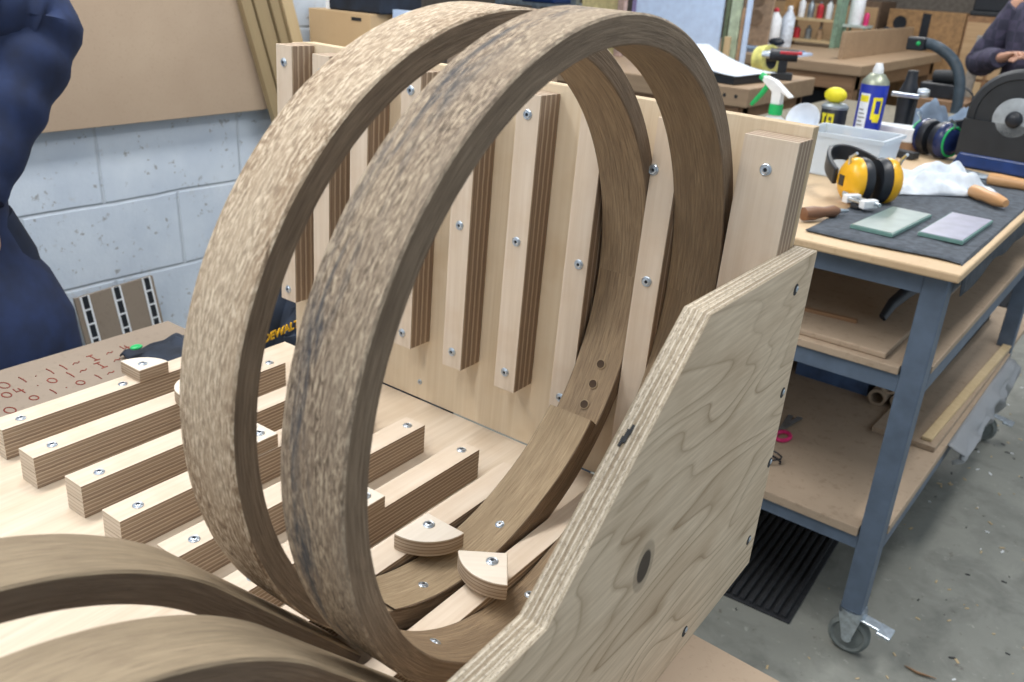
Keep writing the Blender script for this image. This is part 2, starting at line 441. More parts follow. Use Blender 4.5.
# back battens: same piece stood upright; local y -> up, local z -> towards camera
def back_batten(label, x, w, z0, z1, screws):
    return batten('back_batten', label, (x, D-.0002, z0), 0, z1-z0, w, JIG, [(sx, sz-z0) for sx, sz in screws], (PI/2, 0, 0), group='vertical battens on the back board', em=EDGEV)
bl = ['vertical batten at the far left end of the back board, top left of the hoops',
      'vertical batten on the back board, second from the left, mostly behind the left hoop',
      'vertical batten on the back board, third from the left, glimpsed between the two hoops',
      'vertical batten seen between the left sides of the hoops, fourth from the left',
      'vertical batten just inside the front hoop, fifth from the left, lower end visible',
      'tall vertical batten centred in the front hoop opening, whole side edge showing']
for k, x in enumerate([-1.012, -.937, -.862, -.770, -.677, -.5855]):
    z1 = (.494, .489, .489, .489, .489, .487)[k]
    back_batten(bl[k], x, .033, (.105, .105, .104, .103, .1, .098)[k], z1, [(0, z1-.024), (0, .306), (0, .124)])
back_batten('vertical batten left of the back stretch of the left hoop, seen inside the front hoop', -.4965, .032, .075, .487, [(.004, .462), (.004, .30), (0, .118)])
back_batten('vertical batten standing between the back stretches of the two hoops', -.401, .0315, .03, .487, [(-.012, .43), (0, .303)])
back_batten('wide vertical batten at the right end of the back board beside the side panel', -.2893, .0575, .05, .486, [(0, .454), (.008, .16)])

# side panel --------------------------------------------------------------
sp = root('side_panel', 'large grey-tan softwood plywood side panel with a dark knot and sloping top edge', 'plywood panel', (-.249, .30, -.056), JIG)
P = [(.05, -.0), (.955, 0), (.938, .368), (.651, .372), (.437, .1855), (.05, .177)]
P = [(p[0]-.30, (p[1]+.056) if p[1] > .1 else -.0005 + .001) for p in P]
b = B(); b.prism(P, -.0125, .0125, 0, 0, 1)
part('board', b, [PANEL, EDGEP], sp, bevel=.0008)
for y, z in ((.889, .336), (.93, .20), (.945, .10), (.93, -.005), (.753, -.029)):
    screw(sp, (.0127, y-.30, z+.056), (0, PI/2, 0), .0035); bb = B(); bb.lathe([(.0065, 0), (.0065, .0006), (.003, .0007)], Matrix.Translation((.0124, y-.30-.003, z+.056)) @ Matrix.Rotation(PI/2, 4, 'Y'), 14); part('countersink', bb, DARK, sp)
# dark void in the edge of one ply
b = B(); b.box((-.0015, -.006, -.001), (.0015, .006, .0006)); b.box((-.0028, -.010, -.001), (-.0008, -.001, .0006)); b.box((.0004, .002, -.001), (.0022, .011, .0006))
o = part('edge_void', b, DARK, sp)
th = math.atan2(.372-.189, .651-.437)
o.matrix_local = Matrix.Translation((-.003, .555-.30, .2905+.056)) @ Matrix.Rotation(th, 4, 'X')

# cleats --------------------------------------------------------------------
def cleat(label, corner, a0, r, z, name='quarter_round_cleat'):
    """quarter round of ply; corner point, first leg direction angle a0 (deg), sweeping 90 degrees counterclockwise"""
    ro = root(name, label, 'cleat', (corner[0], corner[1], z), JIG, (0, 0, math.radians(a0)), 'quarter-round cleats')
    rr = r; poly = [(0, 0)]
    for k in range(0, 17):
        a = PI/2*k/16; poly.append((rr*math.cos(a)*1.0, rr*math.sin(a)))
    b = B(); b.prism(poly, 0.0003, .0195, 2, 0, 1)
    part('block', b, [WHITEPLY, EDGEY], ro, bevel=.0012)
    screw(ro, (.016, .016, .0196), r=.0065)
    return ro
cleat('quarter-round plywood cleat on top of the leftmost base batten beside the handwriting', (-1.025, .616, 0), 90, .046, BH)
cleat('quarter-round cleat on the second base batten, mostly hidden behind the left hoop', (-.925, .655, 0), 180, .044, BH)
cleat('quarter-round cleat seen in the gap between the left sides of the two hoops', (-.756, .632, 0), 180, .046, BH)
cleat('quarter-round cleat on the sixth batten, just peeking right of the front hoop', (-.563, .621, 0), 180, .046, BH)
cleat('quarter-round plywood cleat with a silver screw clamping the left edge of the lapped hoop', (-.506, .628, 0), -92, .053, BH)
cleat('quarter-round plywood cleat with a silver screw between the two hoops', (-.398, .629, 0), 216, .0515, BH)

# hoops ---------------------------------------------------------------------
def band(profile_pts, s_near, s_far, t, closed, seg_uv0=0, inward=None, taper=None):
    """profile_pts: list of (y,z,ny,nz) outer curve with outward normals; returns B with mats 0 outer,1 side,2 inner"""
    b = B(); n = len(profile_pts); V = []
    for i, (y, z, ny, nz) in enumerate(profile_pts):
        ti = t if taper is None else taper(i/(n-1))
        sn, sf = s_near(y), s_far(y)
        bv = .0018
        V += [(sf+bv, y, z), (sn-bv, y, z), (sn, y-ny*bv, z-nz*bv), (sn, y-ny*(ti-bv*.6), z-nz*(ti-bv*.6)), (sn-bv*.6, y-ny*ti, z-nz*ti),
              (sf+bv*.6, y-ny*ti, z-nz*ti), (sf, y-ny*(ti-bv*.6), z-nz*(ti-bv*.6)), (sf, y-ny*bv, z-nz*bv)]
    cum = [0]
    for i in range(1, n+1):
        a = profile_pts[i-1]; c = profile_pts[i % n]; cum.append(cum[-1]+math.hypot(a[0]-c[0], a[1]-c[1]))
    vv = [0, .056, .058, .08, .082, .14, .142, .164]
    F = []; M = []; U = []
    for i in range(n if closed else n-1):
        j = (i+1) % n
        for k in range(8):
            k2 = (k+1) % 8
            F.append((i*8+k, j*8+k, j*8+k2, i*8+k2)); M.append((0, 0, 1, 1, 2, 1, 1, 0)[k])  # bevels take the pale outer material as a painted edge highlight
            va, vb = vv[k], (vv[k2] if k2 else .166)
            U.append([(cum[i]+seg_uv0, va), (cum[i+1]+seg_uv0, va), (cum[i+1]+seg_uv0, vb), (cum[i]+seg_uv0, vb)])
    if not closed:
        F.append(list(range(8))); M.append(1); U.append([(0, .01*k) for k in range(8)])
        F.append([(n-1)*8+k for k in range(8)][::-1]); M.append(1); U.append([(0, .01*k) for k in range(8)])
    b.add(V, F, M, U); return b
def circle(yc, zc, R, a0=0, a1=2*PI, n=288, wob=0, seed=0, closed=True):
    pts = []
    for i in range(n):
        a = a0+(a1-a0)*i/(n if closed else n-1)
        r = R+wob*noise.noise(Vector((math.cos(a)*2.2, math.sin(a)*2.2, seed)))
        pts.append((yc+r*math.cos(a), zc+r*math.sin(a), math.cos(a), math.sin(a)))
    return pts
RO, TH = .2955, .0222
def hoop(name, label, yc, zc, sn, sf, mats, seed, t=TH, prof=None):
    c0 = Vector(((sn(yc)+sf(yc))/2, yc, 0))
    r = root(name, label, 'wooden hoop', c0, JIG)
    b = band(prof or circle(yc, zc, RO, wob=.0006, seed=seed), sn, sf, t, True, seed*3.3)
    b.xf(Matrix.Translation(-c0)); part('hoop_band', b, mats, r, smooth=True)
    return r, c0
snA = lambda y: -.4376+(y-.33)*.036
sfA = lambda y: snA(y)-.0595
hA, cA = hoop('oak_hoop', 'left tan oak hoop, rear of the two upright rings, lapped joint at bottom', .6212, .2962, snA, sfA, [OUT_A, SIDE, INNER_A], 1.0)
snB = lambda y: -.3325+(y-.33)*.012
sfB = lambda y: snB(y)-.0595
def rB(a): return min(.2968+.0020*math.cos(a)+.003*math.sin(a)-.0017*math.cos(2*a)+.0014*math.sin(2*a)-.0007*math.cos(3*a)+.0007*math.sin(3*a), .2958/max(.05, math.cos(a)) if math.cos(a) > .05 else 9)
profB = [(.6212+rB(a)*math.cos(a), .2966+rB(a)*math.sin(a), math.cos(a), math.sin(a)) for a in [2*PI*k/288 for k in range(288)]]
hB, cB = hoop('oak_hoop', 'front right oak hoop, upright with blue-black stains on its rough outer face', .6212, .2964, snB, sfB, [OUT_B, SIDE, INNER], 2.0, .0235, profB)
# lapped inner layer of the left hoop
def lapt(u): return .0015+.017*min(1, u*1.5)
a0, a1 = math.radians(-118), math.radians(-39.0)
prof = [(y-0, z, ny, nz) for (y, z, ny, nz) in circle(.6212, .2962, RO-.0006-TH-.0002, a0, a1, 70, closed=False)]
b = band(prof, lambda y: snA(y)+.0006, lambda y: sfA(y)+.0006, .012, False, 5., taper=lapt)
b.xf(Matrix.Translation(-cA)); part('lap_piece', b, [SIDE, SIDE, INNER_L], hA, label='lighter lapped oak layer inside the bottom of the hoop', smooth=True)
def ring_pt(yc, zc, rin, s, deg):
    a = math.radians(deg); return Vector((s, yc+rin*math.cos(a), zc+rin*math.sin(a))), a
def ring_screw(parent, c0, yc, zc, rin, s, deg, r=.0055, nm='screw'):
    p, a = ring_pt(yc, zc, rin, s, deg)
    # axis points to the centre: direction (-cos, -sin) in yz
    d = Vector((0, -math.cos(a), -math.sin(a)))
    o = screw(parent, (0, 0, 0), r=r, name=nm)
    o.matrix_local = Matrix.Translation(p-c0) @ d.to_track_quat('Z', 'Y').to_matrix().to_4x4() @ Matrix.Diagonal((r, r, r, 1))
def lap_rin(deg): return RO-.0006-TH-lapt((deg+118)/81.5)
ring_screw(hA, cA, .6212, .2962, lap_rin(-104), -.4495, -104)
ring_screw(hA, cA, .6212, .2962, lap_rin(-76), -.4465, -76)
ring_screw(hB, cB, .6212, .2964, rB(math.radians(-88))-.0233, -.3672, -88)
ring_screw(hB, cB, .6212, .2964, rB(math.radians(-122))-.0233, -.3687, -122)
for dg, s in ((-24, -.443), (-29.5, -.444), (-35.2, -.4446)):
    p, a = ring_pt(.6212, .2962, RO-TH-.0006, s, dg)
    d = Vector((0, -math.cos(a), -math.sin(a))); b = B(); b.lathe([(.0058, -.004), (.0062, .0006), (.0050, .0009), (.0048, .0009)], None, 16, [0, 0, 1])
    o = part('screw_hole', b, [INNER_L, plain('bored_hole', '#4a3a2c', .9)], hA, smooth=True)
    o.matrix_local = Matrix.Translation(p-cA) @ d.to_track_quat('Z', 'Y').to_matrix().to_4x4()

# the two lower arcs in the foreground, touching the hoops near their bottoms
def arc_profile(dz=0, end=(.457, .0245)):
    yc, zc, R = .0865, -.022+dz, .3060
    pts = []
    for i in range(90):
        a = math.radians(176-(176-44)*i/89)
        pts.append((yc+R*math.cos(a), zc+R*math.sin(a), math.cos(a), math.sin(a)))
    y0, z0, ny, nz = pts[-1]
    # straightening tail that slides below the hoop
    a = math.radians(44); 
    L = math.hypot(end[0]-y0, end[1]-z0)
    dy, dzv = (end[0]-y0)/L, (end[1]-z0)/L; nny, nnz = -dzv, dy
    if nnz < 0: nny, nnz = -nny, -nnz
    for k in range(1, 25):
        u = k/24; w = min(1, u*3)
        my, mz = ny*(1-w)+nny*w, nz*(1-w)+nnz*w; l = math.hypot(my, mz)
        pts.append((y0+(end[0]-y0)*u, z0+(end[1]-z0)*u, my/l, mz/l))
    return pts
for (name, label, sn, dz, seed) in (('oak_arc', 'upper left oak arc in the foreground, curving down under the left hoop', -.4376, .006, 3.), ('oak_arc', 'lowest oak arc at the bottom left corner, running under the front hoop', -.3325, -.003, 4.)):
    c0 = Vector((sn-.03, .08, 0))
    r = root(name, label, 'wooden arc', c0, JIG)
    b = band(arc_profile(dz), lambda y, sn=sn: sn, lambda y, sn=sn: sn-.0597, .0235, False, seed*2)
    b.xf(Matrix.Translation(-c0)); part('curved_band', b, [OUT_C, SIDE_C, INNER], r, smooth=True)

# bench the jig stands on, with handwriting on its top ------------------------
bench = root('trestle_bench', 'low bench topped with brown fibreboard, carrying the jig, red handwriting on its left end', 'bench', (-.76, .25, -.056), JIG)
b = B(); b.prism([(-.635, -.5), (.62, -.5), (.632, .528), (-.635, .592)], -.018, -.0002, 2, 0, 0)
part('bench_top', b, MDFPINK, bench)
b = B(); b.prism([(-.63, .0), (-.305, .0), (-.305, .655), (-.632, .655)], .0, .0022, 2, 0, 0)
part('board', b, MDFDIRTY, bench, label='grey-brown board with red marker handwriting')
b = B(); b.box((-.60, -.47, -.09), (.59, -.43, -.0185)); part('apron', b, TAN, bench)
b = B(); b.box((-.60, .46, -.09), (.59, .50, -.0185)); part('apron', b, TAN, bench)
for sx in (-.58, .52):
    for sy in (-.42, .42):
        b = B(); b.box((sx-.03, sy-.03, (-.817 if sx < 0 else -.790)), (sx+.03, sy+.03, -.0185)); part('leg', b, TAN, bench, bevel=.003)
GL = {'O': [[(math.cos(a*PI/6)*.32+.36, math.sin(a*PI/6)*.5+.5) for a in range(13)]], '1': [[(.3, 0), (.34, .5), (.3, 1)]], '.': [[(.2, .42), (.26, .46)]],
      '~': [[(0, .4), (.2, .62), (.4, .45), (.6, .62)]], 'I': [[(.05, 0), (.55, .02)], [(.3, 0), (.3, 1)], [(.05, .98), (.55, 1.0)]], '4': [[(.15, 1), (.1, .45), (.6, .5)], [(.45, .9), (.45, 0)]],
      '0': [[(math.cos(a*PI/6)*.27+.3, math.sin(a*PI/6)*.4+.5) for a in range(13)]], '-': [[(.1, .5), (.55, .5)]], 'U': [[(0, .9), (.1, .2), (.4, .1), (.5, .8)]], ' ': []}
def strokes(txt, u0, v0, du, h, slope=0):
    b = B(); u = u0
    for ch in txt:
        for st in GL[ch]:
            # the text runs along +y; its upper side points to -x (away from the battens)
            b.tube([(-(v0+slope*(u+p[0]*du-u0)+p[1]*h)+0, u+p[0]*du, .0024) for p in st], .0011, 6, 0)
        u += du*(.5 if ch in '.1 ' else .85)
    return b
wx = -.76
for txt, y, x, h in (('O 1 . 1 1 ~ I ~ 4', .562, -1.322, .024), ('0 04 . 0 1 ~ I ~', .520, -1.288, .024), (' 0 1 . 0 1 ~ I', .562, -1.253, .020), ('U O', .498, -1.238, .022)):
    b = strokes(txt, y-.25, -(x-wx), .0225, h)
    part('handwriting', b, INK, bench, label='red marker handwriting')

# ================================================================== ROOM SHELL
def bx_(lo, hi):
    b = B(); b.box(lo, hi); return b
def struct(name, b, m, **kw): return tag(mesh(name, b, m, **kw), kind='structure')
b = B(); b.box((-6.2, -2.2, FZ-.1), (3.2, 9.2, FZ)); struct('floor', b, FLOOR)
b = B(); b.box((-2.5, -2.2, FZ), (-2.4, 2.45, 3.0)); struct('wall_left', b, WALL)
b = B(); b.box((-6.2, 2.35, FZ), (-2.5, 2.45, 3.0)); struct('wall_return', b, WALL)
WR = plain('far_wall_paint', '#6f675e', .8)
b = B(); b.box((-6.2, 9.2, FZ), (3.2, 9.3, 3.0)); struct('wall_back', b, WR)
b = B(); b.box((-6.3, 2.35, FZ), (-6.2, 9.3, 3.0)); struct('wall_side', b, WR)

# ================================================================== LEFT SIDE
b = B(); b.box((-.02, -1.2, -.03), (.02, .765, 1.25)); 
solo('wall_sheet', b, MDF, 'big brown fibreboard sheet fixed flat on the white block wall, upper left', 'fibreboard sheet', (-2.378, .99, .965), bevel=.001)
for k, (y, z, dy, w, m, nm) in enumerate(((1.66, .0, -.36, .035, PLANK, 'darkest'), (1.71, .0, -.34, .045, PLANK, 'second'), (1.76, 0, -.33, .03, PLANK, 'third'), (1.80, .0, -.30, .04, PLANKL, 'pale rightmost'))):
    M = Matrix.Translation((0, 0, 0)) @ Matrix.Rotation(-.175-.006*k, 4, 'X') @ Matrix.Rotation(.05, 4, 'Y').inverted()
    b = B(); b.box((-.012, -w/2, 0), (.012, w/2, 1.9)); 
    o = solo('leaning_plank', b, m, '%s long timber plank of the bundle leaning against the wall left of the jig' % ['dark leftmost', 'brown second', 'thin third', 'pale rightmost'][k], 'plank', (-2.27+.03*k, 1.86+.055*k, .0), group='planks leaning on the wall', bevel=.002)
    o.matrix_world = Matrix.Translation((-2.28, 1.985+.050*k, FZ+.001)) @ Matrix.Rotation(.235, 4, 'X') @ Matrix.Rotation(-.045, 4, 'Y')
# striped brown panel leaning on wall
r = root('striped_panel', 'brown hardboard panel with three black and white slotted strips, leaning on the block wall', 'panel', (-2.30, 1.20, FZ), ROOM, (0, -.12, 0))
M = Matrix.Rotation(.05, 4, 'X')
b = B(); b.box((-.006, -.125, .02), (.006, .115, .56), M=M); part('board', b, MDFDIRTY, r)
def wy(k): return (-.098, -.003, .092)[k]
for k in range(3):
    b = B(); b.box((.006, wy(k)-.014, .03), (.009, wy(k)+.014, .56), M=M)
    st = part('slotted_strip', b, WHITE, r, label='white-edged strip with black slots')
    b = B()
    for j in range(12): b.box((.009, wy(k)-.008, .05+j*.043), (.0098, wy(k)+.008, .087+j*.043), M=M)
    part('slots', b, BLACK, st)
# tool bag beyond the left end of the base and black cloth
r = root('tool_bag', 'black tool bag with yellow lettering seen through the gap between the hoops', 'tool bag', (-1.42, 1.13, .0))
b = B(); b.blob((0, 0, .60), (.15, .22, .19), amp=.5, fr=9, seed=2, seg=32, rings=20); b.box((-.14, -.2, .43), (.14, .2, .58)); part('bag_body', b, BAG, r, smooth=True)
b = B(); b.box((-.2, -.25, FZ), (.2, .25, .43)); part('crate', b, BLACK, r)
fc = bpy.data.curves.new('lettering', 'FONT'); fc.body = 'DEWALT'; fc.size = .021; fc.extrude = .001; fc.offset = .0006; fc.shear = .25
fo = bpy.data.objects.new('lettering_curve', fc); col.objects.link(fo); bpy.context.view_layer.update()
lm = bpy.data.meshes.new_from_object(fo.evaluated_get(bpy.context.evaluated_depsgraph_get())); bpy.data.objects.remove(fo); bpy.data.curves.remove(fc)
lm.materials.clear(); lm.materials.append(YEL)
o = bpy.data.objects.new('lettering', lm); col.objects.link(o); o.parent = r; o['label'] = 'worn yellow lettering'
o.matrix_local = Matrix.Translation((.148, -.235, .722)) @ Matrix.Rotation(.12, 4, 'X') @ Matrix.Rotation(PI/2, 4, 'Z') @ Matrix.Rotation(PI/2, 4, 'X')
b = B(); b.tube([(.10, -.15, .70), (.11, -.05, .80), (.11, .08, .80), (.10, .16, .70)], .012, 8); part('bag_handle', b, BAG, r, smooth=True)
# black cloth with green tag
r = root('folded_cloth', 'black folded cloth with a small green tab behind the leftmost cleat', 'cloth', (-1.255, .80, -.053), JIG)
b = B(); n = 14
V = []; F = []
for i in range(n+1):
    for j in range(n+1):
        u, v = i/n, j/n; V.append((-.05+.13*u, -.05+.15*v, .004+.02*abs(noise.noise(Vector((u*5, v*5, 3))))+.012*math.sin(PI*u)*math.sin(PI*v)))
for i in range(n):
    for j in range(n): F.append((i*(n+1)+j, (i+1)*(n+1)+j, (i+1)*(n+1)+j+1, i*(n+1)+j+1))
b.add(V, F)
o = part('cloth', b, BAG, r, smooth=True); md = o.modifiers.new('solid', 'SOLIDIFY'); md.thickness = .003
b = B(); b.blob((-.02, -.035, .025), (.008, .011, .004)); part('tab', b, GREEN, r, label='green tab', smooth=True)

# ================================================================== PEOPLE
def skin_obj(name, joints, edges, mat, parent, rootv=0, sub=2, label=None):
    me = bpy.data.meshes.new(name); keys = list(joints)
    me.from_pydata([joints[k][0] for k in keys], [(keys.index(a), keys.index(c)) for a, c in edges], []); me.materials.append(mat)
    o = bpy.data.objects.new(name, me); col.objects.link(o); o.parent = parent
    md = o.modifiers.new('skin', 'SKIN'); md.use_smooth_shade = True
    if not me.skin_vertices: me.attributes  # layer is created with the modifier
    sv = me.skin_vertices[0].data if len(me.skin_vertices) else None
    if sv is None:
        import bmesh
        bm = bmesh.new(); bm.from_mesh(me); lay = bm.verts.layers.skin.verify()
        bm.verts.ensure_lookup_table()
        for i, k in enumerate(keys):
            rr = joints[k][1]; bm.verts[i][lay].radius = rr if isinstance(rr, tuple) else (rr, rr); bm.verts[i][lay].use_root = (i == rootv)
        bm.to_mesh(me); bm.free()
    else:
        for i, k in enumerate(keys):
            rr = joints[k][1]; sv[i].radius = rr if isinstance(rr, tuple) else (rr, rr); sv[i].use_root = (i == rootv)
    ss = o.modifiers.new('sub', 'SUBSURF'); ss.levels = sub; ss.render_levels = sub
    if label: o['label'] = label
    return o
def person(label, loc, rz, J, jacket, trousers, hair='#3a2c22', belly=0, hem=.18, sl=1.0, hemz=.80):
    """J: positions of arm joints in the body frame: facing +y, x to its right; standing 1.76 m"""
    r = root('person', label, 'person', loc, ROOM, (0, 0, rz))
    S = {'pelvis': ((0, 0, .95), (.13, .10)), 'spine': ((0, 0, 1.12), (.125, .095)), 'chest': ((0, 0, 1.30), (.14, .10)), 'neckb': ((0, -.01, 1.46), (.07, .065)), 'neck': ((0, 0, 1.52), .052), 'head': ((0, .02, 1.63), (.078, .092)), 'crown': ((0, .01, 1.71), (.06, .07))}
    E = [('pelvis', 'spine'), ('spine', 'chest'), ('chest', 'neckb'), ('neckb', 'neck'), ('neck', 'head'), ('head', 'crown')]
    for s, t in ((-1, 'l'), (1, 'r')):
        S['sh'+t] = ((s*.17, 0, 1.42), .055); S['el'+t] = (J['el'+t], .042); S['wr'+t] = (J['wr'+t], .028); S['pa'+t] = (J['ha'+t], (.036, .022))
        E += [('neckb', 'sh'+t), ('sh'+t, 'el'+t), ('el'+t, 'wr'+t), ('wr'+t, 'pa'+t)]
        w = Vector(J['wr'+t]); h = Vector(J['ha'+t]); d = (h-w).normalized(); side = d.cross(Vector(J.get('pn'+t, (0, 0, 1)))).normalized(); pn = Vector(J.get('pn'+t, (0, 0, 1))).normalized()
        for q, (off, ln) in enumerate(((-.030, .068), (-.011, .078), (.010, .072), (.029, .056))):
            p0 = h+side*off+d*.022; p1 = p0+d*ln*.5-pn*.008; p2 = p1+d*ln*.38-pn*.028
            S['f%s%d0' % (t, q)] = (tuple(p0), .0095); S['f%s%d1' % (t, q)] = (tuple(p1), .0088); S['f%s%d2' % (t, q)] = (tuple(p2), .0078)
            E += [('pa'+t, 'f%s%d0' % (t, q)), ('f%s%d0' % (t, q), 'f%s%d1' % (t, q)), ('f%s%d1' % (t, q), 'f%s%d2' % (t, q))]
        p0 = w+d*.035-side*.036; p1 = p0+d*.032-side*.018-pn*.01; p2 = p1+d*.026-pn*.008
        S['t%s0' % t] = (tuple(p0), .012); S['t%s1' % t] = (tuple(p1), .0105); S['t%s2' % t] = (tuple(p2), .009)
        E += [('wr'+t, 't%s0' % t), ('t%s0' % t, 't%s1' % t), ('t%s1' % t, 't%s2' % t)]
        S['hp'+t] = ((s*.095, 0, .88), .085); S['kn'+t] = ((s*.11, .015, .48), .055); S['an'+t] = ((s*.12, -.01, .09), .038); S['to'+t] = ((s*.13, .14, .035), (.035, .028))
        E += [('pelvis', 'hp'+t), ('hp'+t, 'kn'+t), ('kn'+t, 'an'+t), ('an'+t, 'to'+t)]
    body = skin_obj('body', S, E, SKIN, r)
    # face and hair
    b = B(); b.blob((0, .105, 1.62), (.013, .018, .024)); part('nose', b, SKIN, body, smooth=True)
    for s in (-1, 1):
        b = B(); b.blob((s*.032, .10, 1.645), (.012, .008, .007)); part('eye', b, WHITE, body, smooth=True)
        b = B(); b.blob((s*.082, .01, 1.625), (.01, .02, .03)); part('ear', b, SKIN, body, smooth=True)
    b = B(); b.blob((0, .10, 1.585), (.025, .006, .005)); part('mouth', b, PINK, body, smooth=True)
    b = B(); b.blob((0, -.005, 1.70), (.09, .10, .07), amp=.2); part('hair', b, plain('hair'+hair, hair, .8), body, smooth=True)
    # jacket
    b = B(); seg = 40; rows = []
    prof = [(.58, hem*.74, hem*.70), (.66, hem*.88, hem*.80), (.74, hem*.98, hem*.86), (.82, hem, hem*.84), (.89, hem*.9, hem*.74), (.95, hem*.72, hem*.62), (1.0, .16, .14+belly), (1.08, .165, .135+belly), (1.18, .175, .135+belly*.5), (1.28, .185, .135), (1.36, .19, .125), (1.42, .165, .105), (1.46, .11, .085), (1.50, .075, .07), (1.54, .07, .066)]
    prof = [p for p in prof if p[0] >= hemz]
    for z, rx, ry in prof:
        rows.append([(rx*math.cos(2*PI*k/seg)*(1+.07*noise.noise(Vector((math.cos(2*PI*k/seg)*2, math.sin(2*PI*k/seg)*2, z*4)))), ry*math.sin(2*PI*k/seg)*(1+.07*noise.noise(Vector((math.cos(2*PI*k/seg)*2, math.sin(2*PI*k/seg)*2, z*4+9)))), z) for k in range(seg)])
    V = [p for rw in rows for p in rw]; n = len(rows)
    b.add(V, [(i*seg+k, i*seg+(k+1) % seg, (i+1)*seg+(k+1) % seg, (i+1)*seg+k) for i in range(n-1) for k in range(seg)]+[list(range(seg))[::-1], [(n-1)*seg+k for k in range(seg)]])
    for s_, t in ((-1, 'l'), (1, 'r')):
        el = Vector(J['el'+t]); wr = Vector(J['wr'+t]); sh = Vector((s_*.14, 0, 1.39)); path = []; rad = []
        ctrl = [sh, sh.lerp(el, .5)+Vector((0, 0, .01)), el, el.lerp(wr, .5), el.lerp(wr, .98)]; rr_ = [.085, .080*sl, .082*sl, .064*sl, .046]
        for k in range(49):
            u = k/48*4; q = min(3, int(u)); f_ = u-q; p0, p1, p2, p3 = ctrl[max(q-1, 0)], ctrl[q], ctrl[q+1], ctrl[min(q+2, 4)]
            path.append(.5*((2*p1)+(p2-p0)*f_+(2*p0-5*p1+4*p2-p3)*f_**2+(p3-p0+3*p1-3*p2)*f_**3)); rad.append((rr_[q]*(1-f_)+rr_[q+1]*f_)*(1+.045*math.sin(k*1.1)*(1 if k > 14 else .3)+.03*noise.noise(Vector((k*.5, 3, s_)))))
        b.tube(path, rad, 28)
    jk = part('jacket', b, jacket, r, smooth=True)
    b = B()
    for s_ in (-1, 1):
        b.tube([(s_*.07, 0, 1.0), (s_*.085, 0, .92), (s_*.10, 0, .82), (s_*.105, .005, .66), (s_*.11, .015, .50), (s_*.115, .005, .30), (s_*.12, -.005, .12), (s_*.12, -.005, .07)], [.10, .115, .112, .098, .082, .074, .068, .072], 28)
    part('trousers', b, trousers, r, smooth=True)
    for s in (-1, 1):
        b = B(); b.blob((s*.13, .06, .045), (.052, .15, .058), flatbottom=True, seg=20); b.xf(Matrix.Translation((0, 0, -.022))); part('shoe', b, BLACK, r, smooth=True)
    return r
# left person: faces the bench (+x); arm akimbo towards the back of the room
person('person in navy work jacket standing at the left edge with one hand on the hip', (-1.72, .50, FZ), -PI/2,
       {'ell': (-.255, .0, 1.33), 'wrl': (-.075, .10, 1.06), 'hal': (-.04, .13, 1.0), 'pnl': (0, 1, 0), 'elr': (.30, .05, 1.14), 'wrr': (.26, .26, 1.05), 'har': (.25, .33, 1.05)}, NAVY, NAVY2, belly=.0, hem=.25, sl=1.10, hemz=.5)
# far right person
person('person in dark checked shirt at the upper right edge, forearms raised in front', (-.85, 5.72, FZ), PI-.15,
       {'ell': (-.30, -.02, 1.12), 'wrl': (-.10, .20, 1.15), 'hal': (-.03, .25, 1.16), 'elr': (.30, -.04, 1.10), 'wrr': (.12, .20, 1.14), 'har': (.04, .25, 1.17)}, CHECK, NAVY2)

# ================================================================== RIGHT TROLLEY
tr = root('work_trolley', 'blue-grey steel work trolley on castors with chipboard top and two shelves, right side', 'trolley', (-.72, 2.5, 0))
X0, X1, Y0, Y1 = -.43, .412, -.70, .74        # local outer frame
def bx(lo, hi): 
    b = B(); b.box(lo, hi); return b
for nx, ny in ((X0, Y0), (X1-.05, Y0), (X0, Y1-.05), (X1-.05, Y1-.05)):
    leg = part('leg', bx((nx, ny, .046), (nx+.048, ny+.05, .881)), STEEL, tr, bevel=.003)
    cx, cy = nx+.025, ny+.025
    b = B(); b.cyl((cx, cy, .032), (cx, cy, .046), .032, .032, 20)
    for sg in (-1, 1): b.prism([(-.026, .032), (.026, .032), (.014, -.036), (-.006, -.036)], sg*.021-.0025, sg*.021+.0025, 1)
    o_ = B(); o_.v = [Vector((p.x, p.y, p.z)) for p in b.v]
    b.v = b.v[:40]+[Vector((p.x+cx, p.y+cy, p.z)) for p in b.v[40:]]
    cs = part('castor', b, ZINC, leg, label='zinc castor fork')
    b = B(); b.lathe([(.010, -.014), (.034, -.012), (.040, -.016), (.047, -.012), (.049, 0), (.047, .012), (.040, .016), (.034, .012), (.010, .014)], Matrix.Translation((cx+.004, cy, -.0308)) @ Matrix.Rotation(PI/2, 4, 'X'), 36)
    part('castor_wheel', b, RUBBER, leg, smooth=True, label='grey rubber wheel')
    b = B(); b.cyl((cx+.004, cy-.024, -.0308), (cx+.004, cy+.024, -.0308), .012, None, 16); part('axle', b, ZINC, leg, smooth=True)
    b = B(); b.box((-.016, 0, 0), (.016, .05, .006)); b.box((-.022, .045, -.006), (.022, .078, .002))
    o = part('brake_pedal', b, ZINC, leg, bevel=.002); o.matrix_local = Matrix.Translation((cx+.018, cy+.0, .024)) @ Matrix.Rotation(-PI/2, 4, 'Z') @ Matrix.Rotation(-.12, 4, 'X')
for z0_, z1_ in ((.836, .881), (.615, .655), (.214, .248)):
    for ya in (Y0+.002, Y1-.042): part('rail', bx((X0+.05, ya, z0_), (X1-.05, ya+.04, z1_)), STEEL, tr)
    for xa in (X0+.002, X1-.042): part('rail', bx((xa, Y0+.05, z0_), (xa+.04, Y1-.05, z1_)), STEEL, tr)
part('trolley_top', bx((X0-.02, -.732, .8815), (X1+.020, .92, .90)), CHIP, tr, bevel=.004)
